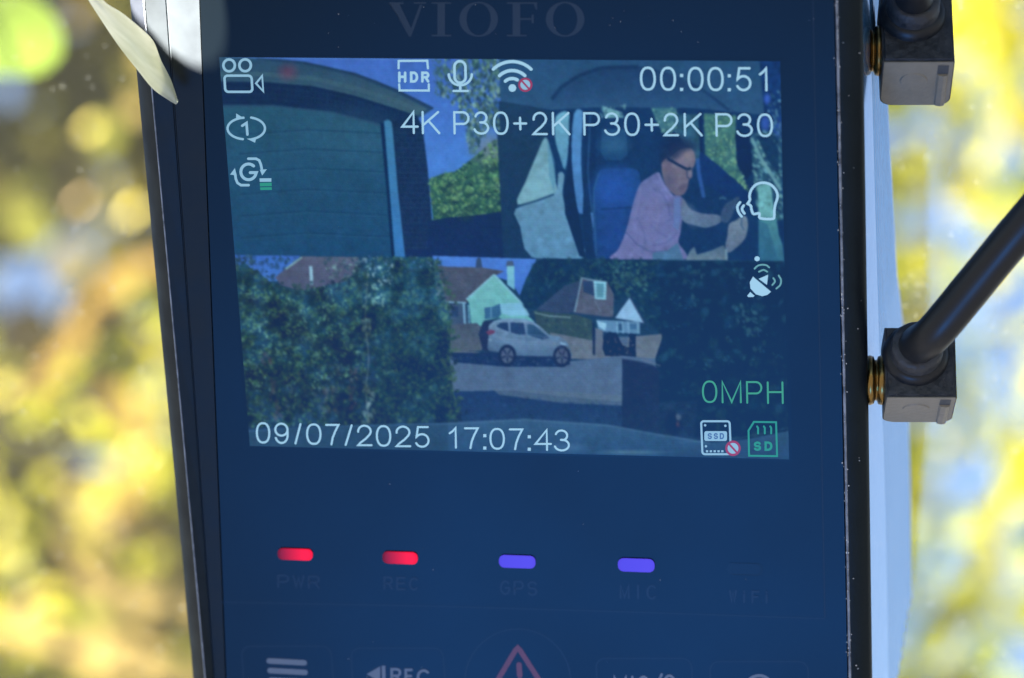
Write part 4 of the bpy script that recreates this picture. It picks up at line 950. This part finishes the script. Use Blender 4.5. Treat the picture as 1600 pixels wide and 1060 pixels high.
def led_mat(name, c0, c1, k):
    if name in MATS: return MATS[name]
    m = principled(name, (0.002,0.001,0.002), 0.4, 0.08, tint=COATING, emit=(1,1,1), emit_s=EMI*k); nt = m.node_tree
    tc = nt.nodes.new('ShaderNodeTexCoord'); sp = nt.nodes.new('ShaderNodeSeparateXYZ'); nt.links.new(tc.outputs['Generated'], sp.inputs[0])
    r = nt.nodes.new('ShaderNodeValToRGB'); e = r.color_ramp.elements; e[0].position = 0.0; e[0].color = L(*c0); e[1].position = 0.75; e[1].color = L(*c1)
    nt.links.new(sp.outputs[0], r.inputs[0]); nt.links.new(r.outputs[0], nt.nodes['Principled BSDF'].inputs['Emission Color']); return m
REDL = led_mat('lit red lamp', (92,24,58), (255,26,70), 1.08); BLUL = led_mat('lit blue lamp', (84,76,236), (88,78,240), 1.0)
OFFL = principled('unlit lamp', (0.001,0.0015,0.002), 0.34, 0.22, tint=COATING)
def lamp(x0, x1, y0, y1, mat, label, word, wx, wy, h=0.00012):
    r = (y1-y0)*0.5; sh = 0.035
    pts = [(x, y+sh*(x-x0)) for x, y in rrect(x0,y0,x1,y1-sh*(x1-x0),r*0.78)]
    n = len(pts); top = [loc(u,v,h) for u, v in pts]; bot = [loc(u,v,0.0) for u, v in pts]
    ct = np.mean(np.array(top),0); ins = [tuple(np.array(p)*0.86+ct*0.14+np.array([0,0,h*0.5])) for p in top]
    fs = [tuple(range(2*n,3*n))[::-1]]
    for i in range(n):
        j = (i+1) % n; fs += [(i,n+i,n+j,j)[::-1][::-1], (2*n+i,i,j,2*n+j)]
    o = mesh_obj('indicator_light', top+bot+ins, fs, mat, dev, smooth=False, label=label)
    k = Ink(ZP); m = len(word); adv = (wx[1]-wx[0])/m
    for i, ch in enumerate(word):
        a = wx[0]+i*adv; dy = 0.03*(a-wx[0])
        if ch == '-': put(k, ch, a+2, a+adv-4, wy[0]+dy, wy[1]+dy, 3)
        else: put(k, ch, a+1, a+adv-4, wy[0]+dy, wy[1]+dy, 3.2)
    k.build('lamp_caption', FAINT, o)
lamp(433.7,488.6,856.5,876.5,REDL,'lit red power lamp','PWR',(432,504),(898,919))
lamp(597.5,652.6,861.5,882.5,REDL,'lit red recording lamp','REC',(598,658),(901,922))
lamp(779.6,836.8,867,889,BLUL,'lit violet-blue positioning lamp','GPS',(780,844),(907,930))
lamp(965.4,1022.8,872,895,BLUL,'lit violet-blue microphone lamp','MIC',(967,1030),(913,936))
lamp(1136,1192,879,900,OFFL,'unlit lamp at the end of the row','WiFi',(1138,1208),(922,942),h=0.000012)
k = Ink(ZP); k.stroke([(345,941),(700,948),(1000,957),(1288,967)], 1.8); k.build('button_area_seam', LINEP, dev)

def button(outline, sym, mat, label):
    k = Ink(ZP); k.stroke(outline, 2.0, closed=True); o = k.build('touch_button', LINEP, dev, label=label)
    s = Ink(ZP+6e-6); sym(s); s.build('button_symbol', mat, o)
def slant(pts, c): return [(x, y+c*(x-pts[0][0])) for x, y in pts]
def sy_menu(s):
    for y in (1033,1048,1063): s.stroke([(420.5+(y-1033)*0.09,y),(475.5+(y-1033)*0.09,y+3)], 8.5)
button(rrect(377,1010,517,1165,14,0.07), sy_menu, ICONP, 'menu button with three bars')
def sy_rec(s):
    s.fill([(573,1053.5),(594,1041.5),(594,1066)]); s.fill([(596.5,1040.5),(602,1040.5),(602.5,1067),(597,1067)])
    put(s,'R',610,627,1044,1068,4); put(s,'E',632,645,1045,1069,4); put(s,'C',651,672,1046,1070,4)
button(rrect(548,1013,692,1172,14,0.06), sy_rec, ICONP, 'recording button with arrow and letters')
def sy_warn(s):
    s.stroke([(770,1076),(805,1017),(809,1013),(813,1017),(852,1078),(848,1086),(774,1084)], 8, closed=True); s.stroke([(811,1039),(812,1056)], 8.5); s.stroke([(812.5,1068),(812.6,1070)], 8)
button(arc(809,1067,83,84,0,354,60), sy_warn, REDP, 'round emergency button with red warning triangle')
def sy_mic(s):
    put(s,'M',958,980,1056,1080,4); put(s,'I',984,992,1056,1080,4); put(s,'C',996,1014,1056,1080,4); s.stroke([(1020,1084),(1034,1054)], 4); s.stroke(arc(1046,1068,8,12,0,350,20), 4, closed=True)
button(rrect(931,1029,1080,1180,14,0.05), sy_mic, ICONP, 'button with small letters')
def sy_wifi(s):
    s.stroke(arc(1186,1078,22,22,-140,-40,14), 5); s.stroke(arc(1186,1080,12,12,-140,-40,12), 5)
button(rrect(1109,1034,1262,1185,14,0.04), sy_wifi, ICONP, 'rightmost button with curved mark')

# small dust flecks on the bezel ridge and glass
def dust():
    vs, fs = [], []
    for _ in range(150):
        if random.random() < 0.62: v = random.uniform(-20,1070); u = eR1(v)+random.gauss(1.5,2.2); s = random.uniform(0.5,1.3)
        elif random.random() < 0.4: v = random.uniform(0,1060); u = random.uniform(1316,1346); s = random.uniform(0.5,1.1)
        else: u = random.uniform(320,1290); v = random.choice((random.uniform(0,80),random.uniform(730,1060))); s = random.uniform(0.3,0.6)
        if u < 420 and v < 90: continue
        b = len(vs); n = 5; a0 = random.random()*6
        z = 0.00016 if u > 1300 else 0.00005
        vs += [loc(u+s*random.uniform(0.6,1.3)*math.cos(a0+q*6.283/n), v+s*random.uniform(0.6,1.3)*math.sin(a0+q*6.283/n), z) for q in range(n)]
        fs.append(tuple(b+q for q in range(n))[::-1])
    mesh_obj('dust_flecks', vs, fs, principled('dust', (0.5,0.48,0.45), 0.9, 0.1), dev, kind='stuff')
dust()

# ------------------------------------------------------------------ plugs with gold connectors and cables
RUB = principled('black rubber plug', (0.020,0.022,0.026), 0.5, 0.45, noise=(900,0.5,0.12), bump=(1500,0.9,5))
GOLD = principled('gold plated connector', (0.24,0.15,0.05), 0.25, 0.5, metal=1.0)
CABLE = principled('smooth black cable', (0.010,0.011,0.013), 0.40, 0.28, noise=(200,0.1,0.04))
PLUGF = principled('grey satin plug end', (0.20,0.175,0.135), 0.5, 0.4, noise=(500,0.12,0.05), bump=(1800,0.25,3))
NOTCH = principled('notch shadow plastic', (0.06,0.065,0.07), 0.6, 0.3)
PXM = 0.0000559        # metres per photo pixel near the plugs
def plug(u, v, alpha, hdark, label, cable_px, dist):
    """u,v: pixel of the middle of the lower front edge; alpha: roll of the plug about its connector"""
    c = world_at(u, v, dist); a = math.radians(alpha)
    # columns: right, up along the cable face, outward normal of the cable face (camera axes)
    yaw = math.radians(-6)
    R3 = Matrix(((1,0,0),(0,math.cos(a),math.sin(a)),(0,-math.sin(a),math.cos(a))))   # x, up-of-face, normal, built below
    up = Vector((0, math.cos(a), -math.sin(a))); nn = Vector((0, math.sin(a), math.cos(a))); rt = Vector((1,0,0))
    M = Matrix((rt, up, nn)).transposed()
    M = Matrix.Rotation(yaw*0.4, 3, 'Y') @ M
    root = empty('cable_plug', Matrix.Translation(c) @ CAM.to_3x3().to_4x4() @ M.to_4x4(), label, 'cable plug', 'angled plugs on the right side of the device')
    w = 0.0061; h = hdark; t = 0.0068
    bm = bmesh.new(); r = bmesh.ops.create_cube(bm, size=1.0)
    for q in bm.verts: q.co = Vector((q.co.x*w, (q.co.y+0.5)*h, (q.co.z-0.5)*t))
    # taper: the far end is a little wider, corner rounded
    bmesh.ops.bevel(bm, geom=[e for e in bm.edges if abs((e.verts[0].co-e.verts[1].co).normalized().y) > 0.9 and e.verts[0].co.z < -t*0.5], offset=0.0011, segments=4, profile=0.5, affect='EDGES')
    bmesh.ops.bevel(bm, geom=[e for e in bm.edges if (abs(e.verts[0].co.z) < 1e-6 and abs(e.verts[1].co.z) < 1e-6)], offset=0.00022, segments=2, affect='EDGES')
    body = bm_obj('plug_body', bm, RUB, root)
    # light grey end face (a thin plate proud of the body)
    vs = []; pts = [(-w/2+0.0001,-0.0002),(w/2-0.0001,-0.0002)]+[(w/2-0.0012+0.0011*math.cos(q), -t+0.0012-0.0011*math.sin(q)) for q in np.linspace(0,math.pi/2,6)]+[(-w/2+0.0012-0.0011*math.sin(q), -t+0.0012-0.0011*math.cos(q)) for q in np.linspace(0,math.pi/2,6)]
    n = len(pts); vs = [(x,-0.00006,z) for x, z in pts]+[(x,0.00002,z) for x, z in pts]
    mesh_obj('end_face', vs, [tuple(range(n))]+[(i,i+n,(i+1)%n+n,(i+1)%n) for i in range(n)], PLUGF, root)
    # oval ejector mark: a shallow raised disc with a rim
    ov = [(-0.0003+0.0012*math.cos(q), -0.0029+0.0011*math.sin(q)) for q in np.linspace(0,2*math.pi,28)[:-1]]; m = len(ov)
    v2 = [(x,-0.00006,z) for x, z in ov]+[(-0.0003+(x+0.0003)*0.93,-0.00016,-0.0029+(z+0.0029)*0.93) for x, z in ov]
    mesh_obj('oval_mark', v2, [tuple(range(m,2*m))]+[(i,(i+1)%m,(i+1)%m+m,i+m) for i in range(m)], PLUGF, root)
    # notch: dark slot, then a raised rounded rib behind it
    mesh_obj('slot', [(x,-0.00009,z) for x, z in ((0.00165,-0.0006),(0.0026,-0.0006),(0.0026,-0.0019),(0.00165,-0.0019))], [(0,1,2,3)], NOTCH, root)
    rb = [(0.00165,0),(0.00178,-0.00022),(0.0022,-0.0003),(0.0025,-0.00022),(0.0026,0)]
    v3 = [(x,y-0.00005,-0.0019) for x, y in rb]+[(x,y-0.00005,-t+0.0003) for x, y in rb]
    mesh_obj('rib', v3, [(i,i+5,i+6,i+1) for i in range(4)]+[(0,1,2,3,4)], PLUGF, root, smooth=False)
    # round boss, ring and moulded collar on the cable face
    cy = h*0.60
    def ring(prof, name, mat, cx=-0.0004):
        S = 36; vv, ff = [], []
        for rr, z in prof:
            for s in range(S): q = 2*math.pi*s/S; vv.append((cx+rr*math.cos(q), cy+rr*math.sin(q), z))
        for i in range(len(prof)-1):
            for s in range(S): s2 = (s+1) % S; ff.append((i*S+s, i*S+s2, (i+1)*S+s2, (i+1)*S+s))
        ff.append(tuple((len(prof)-1)*S+s for s in range(S)))
        mesh_obj(name, vv, ff, mat, root, smooth=True)
    ring([(0.0029,-0.0001),(0.0028,0.0003),(0.0026,0.0007),(0.00235,0.0009),(0.0022,0.0009)], 'moulded_boss', CABLE)
    ring([(0.0023,0.0006),(0.00225,0.0022),(0.0021,0.0025),(0.0017,0.0026)], 'strain_relief', RUB)
    # cable, in plug coordinates from photo pixels at increasing nearness
    Mi = root.matrix_world.inverted()
    P = [Vector((-0.0004,cy,0.0)), Vector((-0.0004,cy,0.0024))]+[Mi @ world_at(a_, b_, d_) for a_, b_, d_ in cable_px]
    P = [Vector(p) for p in smooth_path(P, 10)]
    vs, fs = [], []; S = 20; rad = 0.00168; prev = Vector((1,0,0))
    for i, p in enumerate(P):
        tt = (P[min(i+1,len(P)-1)]-P[max(i-1,0)]).normalized(); a1 = (prev-tt*prev.dot(tt)).normalized(); prev = a1; b1 = tt.cross(a1)
        for s in range(S): q = 2*math.pi*s/S; vs.append(p+(a1*math.cos(q)+b1*math.sin(q))*rad)
    for i in range(len(P)-1):
        for s in range(S): s2 = (s+1) % S; fs.append((i*S+s, i*S+s2, (i+1)*S+s2, (i+1)*S+s))
    fs.append(tuple((len(P)-1)*S+s for s in range(S)))
    mesh_obj('cable', vs, fs, CABLE, root, smooth=True)
    # gold connector reaching into the side of the device
    S = 28; vv, ff = [], []
    prof = [(-0.0075,0.0017),(-0.0046,0.0017),(-0.0045,0.0021),(-0.0042,0.0022),(-0.0039,0.0021),(-0.0038,0.0018),(-0.0036,0.0018),(-0.0035,0.0021),(-0.0032,0.0022),(-0.0029,0.0021)]
    for x, rr in prof:
        for s in range(S): q = 2*math.pi*s/S; vv.append((x, h*0.42+rr*math.cos(q), -t*0.5+rr*math.sin(q)))
    for i in range(len(prof)-1):
        for s in range(S): s2 = (s+1) % S; ff.append((i*S+s, i*S+s2, (i+1)*S+s2, (i+1)*S+s))
    mesh_obj('gold_connector', vv, ff, GOLD, root, smooth=True)
plug(1436, 95, 30, 0.0080, 'upper black cable plug at the top right of the device', [(1436,-40,0.300),(1462,-110,0.297),(1500,-220,0.300)], 0.3055)
plug(1440, 620, 20, 0.0064, 'lower black cable plug with thick cable rising to the right', [(1462,518,0.3045),(1530,436,0.3015),(1605,345,0.298),(1760,160,0.293)], 0.3095)

# ------------------------------------------------------------------ cream plastic tab over the top left corner
def tab():
    FILM = bpy.data.materials.new('cream translucent film'); FILM.use_nodes = True; nt = FILM.node_tree; nt.nodes.clear()
    out = nt.nodes.new('ShaderNodeOutputMaterial'); p = nt.nodes.new('ShaderNodeBsdfPrincipled'); t = nt.nodes.new('ShaderNodeBsdfTranslucent'); mx = nt.nodes.new('ShaderNodeMixShader')
    tc = nt.nodes.new('ShaderNodeTexCoord'); mp = nt.nodes.new('ShaderNodeMapping'); mp.vector_type = 'TEXTURE'; mp.inputs['Rotation'].default_value = (0,0,math.radians(-52)); mp.inputs['Scale'].default_value = (1/110,1/850,1/200)
    n = nt.nodes.new('ShaderNodeTexNoise'); n.inputs['Scale'].default_value = 1.0; n.inputs['Detail'].default_value = 4
    r = nt.nodes.new('ShaderNodeValToRGB'); e = r.color_ramp.elements; e[0].position = 0.35; e[0].color = (0.56,0.57,0.43,1); e[1].position = 0.72; e[1].color = (0.80,0.79,0.70,1)
    nt.links.new(tc.outputs['Object'], mp.inputs[0]); nt.links.new(mp.outputs[0], n.inputs['Vector']); nt.links.new(n.outputs[0], r.inputs[0])
    nt.links.new(r.outputs[0], p.inputs['Base Color']); nt.links.new(r.outputs[0], t.inputs['Color']); p.inputs['Roughness'].default_value = 0.35; mx.inputs[0].default_value = 0.6
    nt.links.new(p.outputs[0], mx.inputs[1]); nt.links.new(t.outputs[0], mx.inputs[2]); nt.links.new(mx.outputs[0], out.inputs[0])
    Lp = [(60,-115),(100,-55),(137.6,0),(164,40.7),(186,73),(216.6,112),(238.7,139),(262,156),(275,164)]
    Rp = [(75,-115),(120,-50),(160.6,0),(181,14),(204.7,32),(225,47.5),(238.7,63),(252,95),(267.5,125.6),(279,160)]
    Rp = [Rp[0],Rp[1],Rp[2],(190,20),(215,40),(238.7,63),(252,95),(267.5,125.6),(278.5,159)]
    Ls = smooth_path(Lp, 5); Rs = smooth_path(Rp, 5); vs, fs = [], []; m = 5; n_ = len(Ls)
    for side in (0,1):
        for i in range(n_):
            z = 0.0018+0.0050*(1-i/(n_-1))**1.3
            for j in range(m):
                f = j/(m-1); uv = Ls[i]*(1-f)+Rs[i]*f
                vs.append(loc(uv[0], uv[1], z+0.0009*math.sin(math.pi*f)-side*0.00022 + 0.0004*(1-f)))
    o2 = n_*m
    for i in range(n_-1):
        for j in range(m-1):
            a = i*m+j; fs.append((a,a+m,a+m+1,a+1)); fs.append((o2+a,o2+a+1,o2+a+m+1,o2+a+m))
        a = i*m; fs.append((a,o2+a,o2+a+m,a+m)); a = i*m+m-1; fs.append((a,a+m,o2+a+m,o2+a))
    a = (n_-1)*m; fs.append(tuple(a+j for j in range(m))+tuple(o2+a+j for j in range(m))[::-1])
    root = empty('pull_tab', DEV, 'pointed cream plastic tab over the top left corner of the device', 'plastic tab')
    mesh_obj('film', vs, fs, FILM, root, smooth=True)
tab()

# beam of sunlight that falls on the bezel beside the tab
def beam():
    tgt = Vector((-0.03300, 0.03850, -0.30645)); src = tgt + Vector((-0.4486, 0.7122, 0.5399))*0.6
    aim_light('sun_beam', 'SPOT', src, tgt, 2000.0, (1.0,0.97,0.90), spot_size=2*math.atan(0.004055/0.6), spot_blend=0.0, shadow_soft_size=0.0003)
beam()
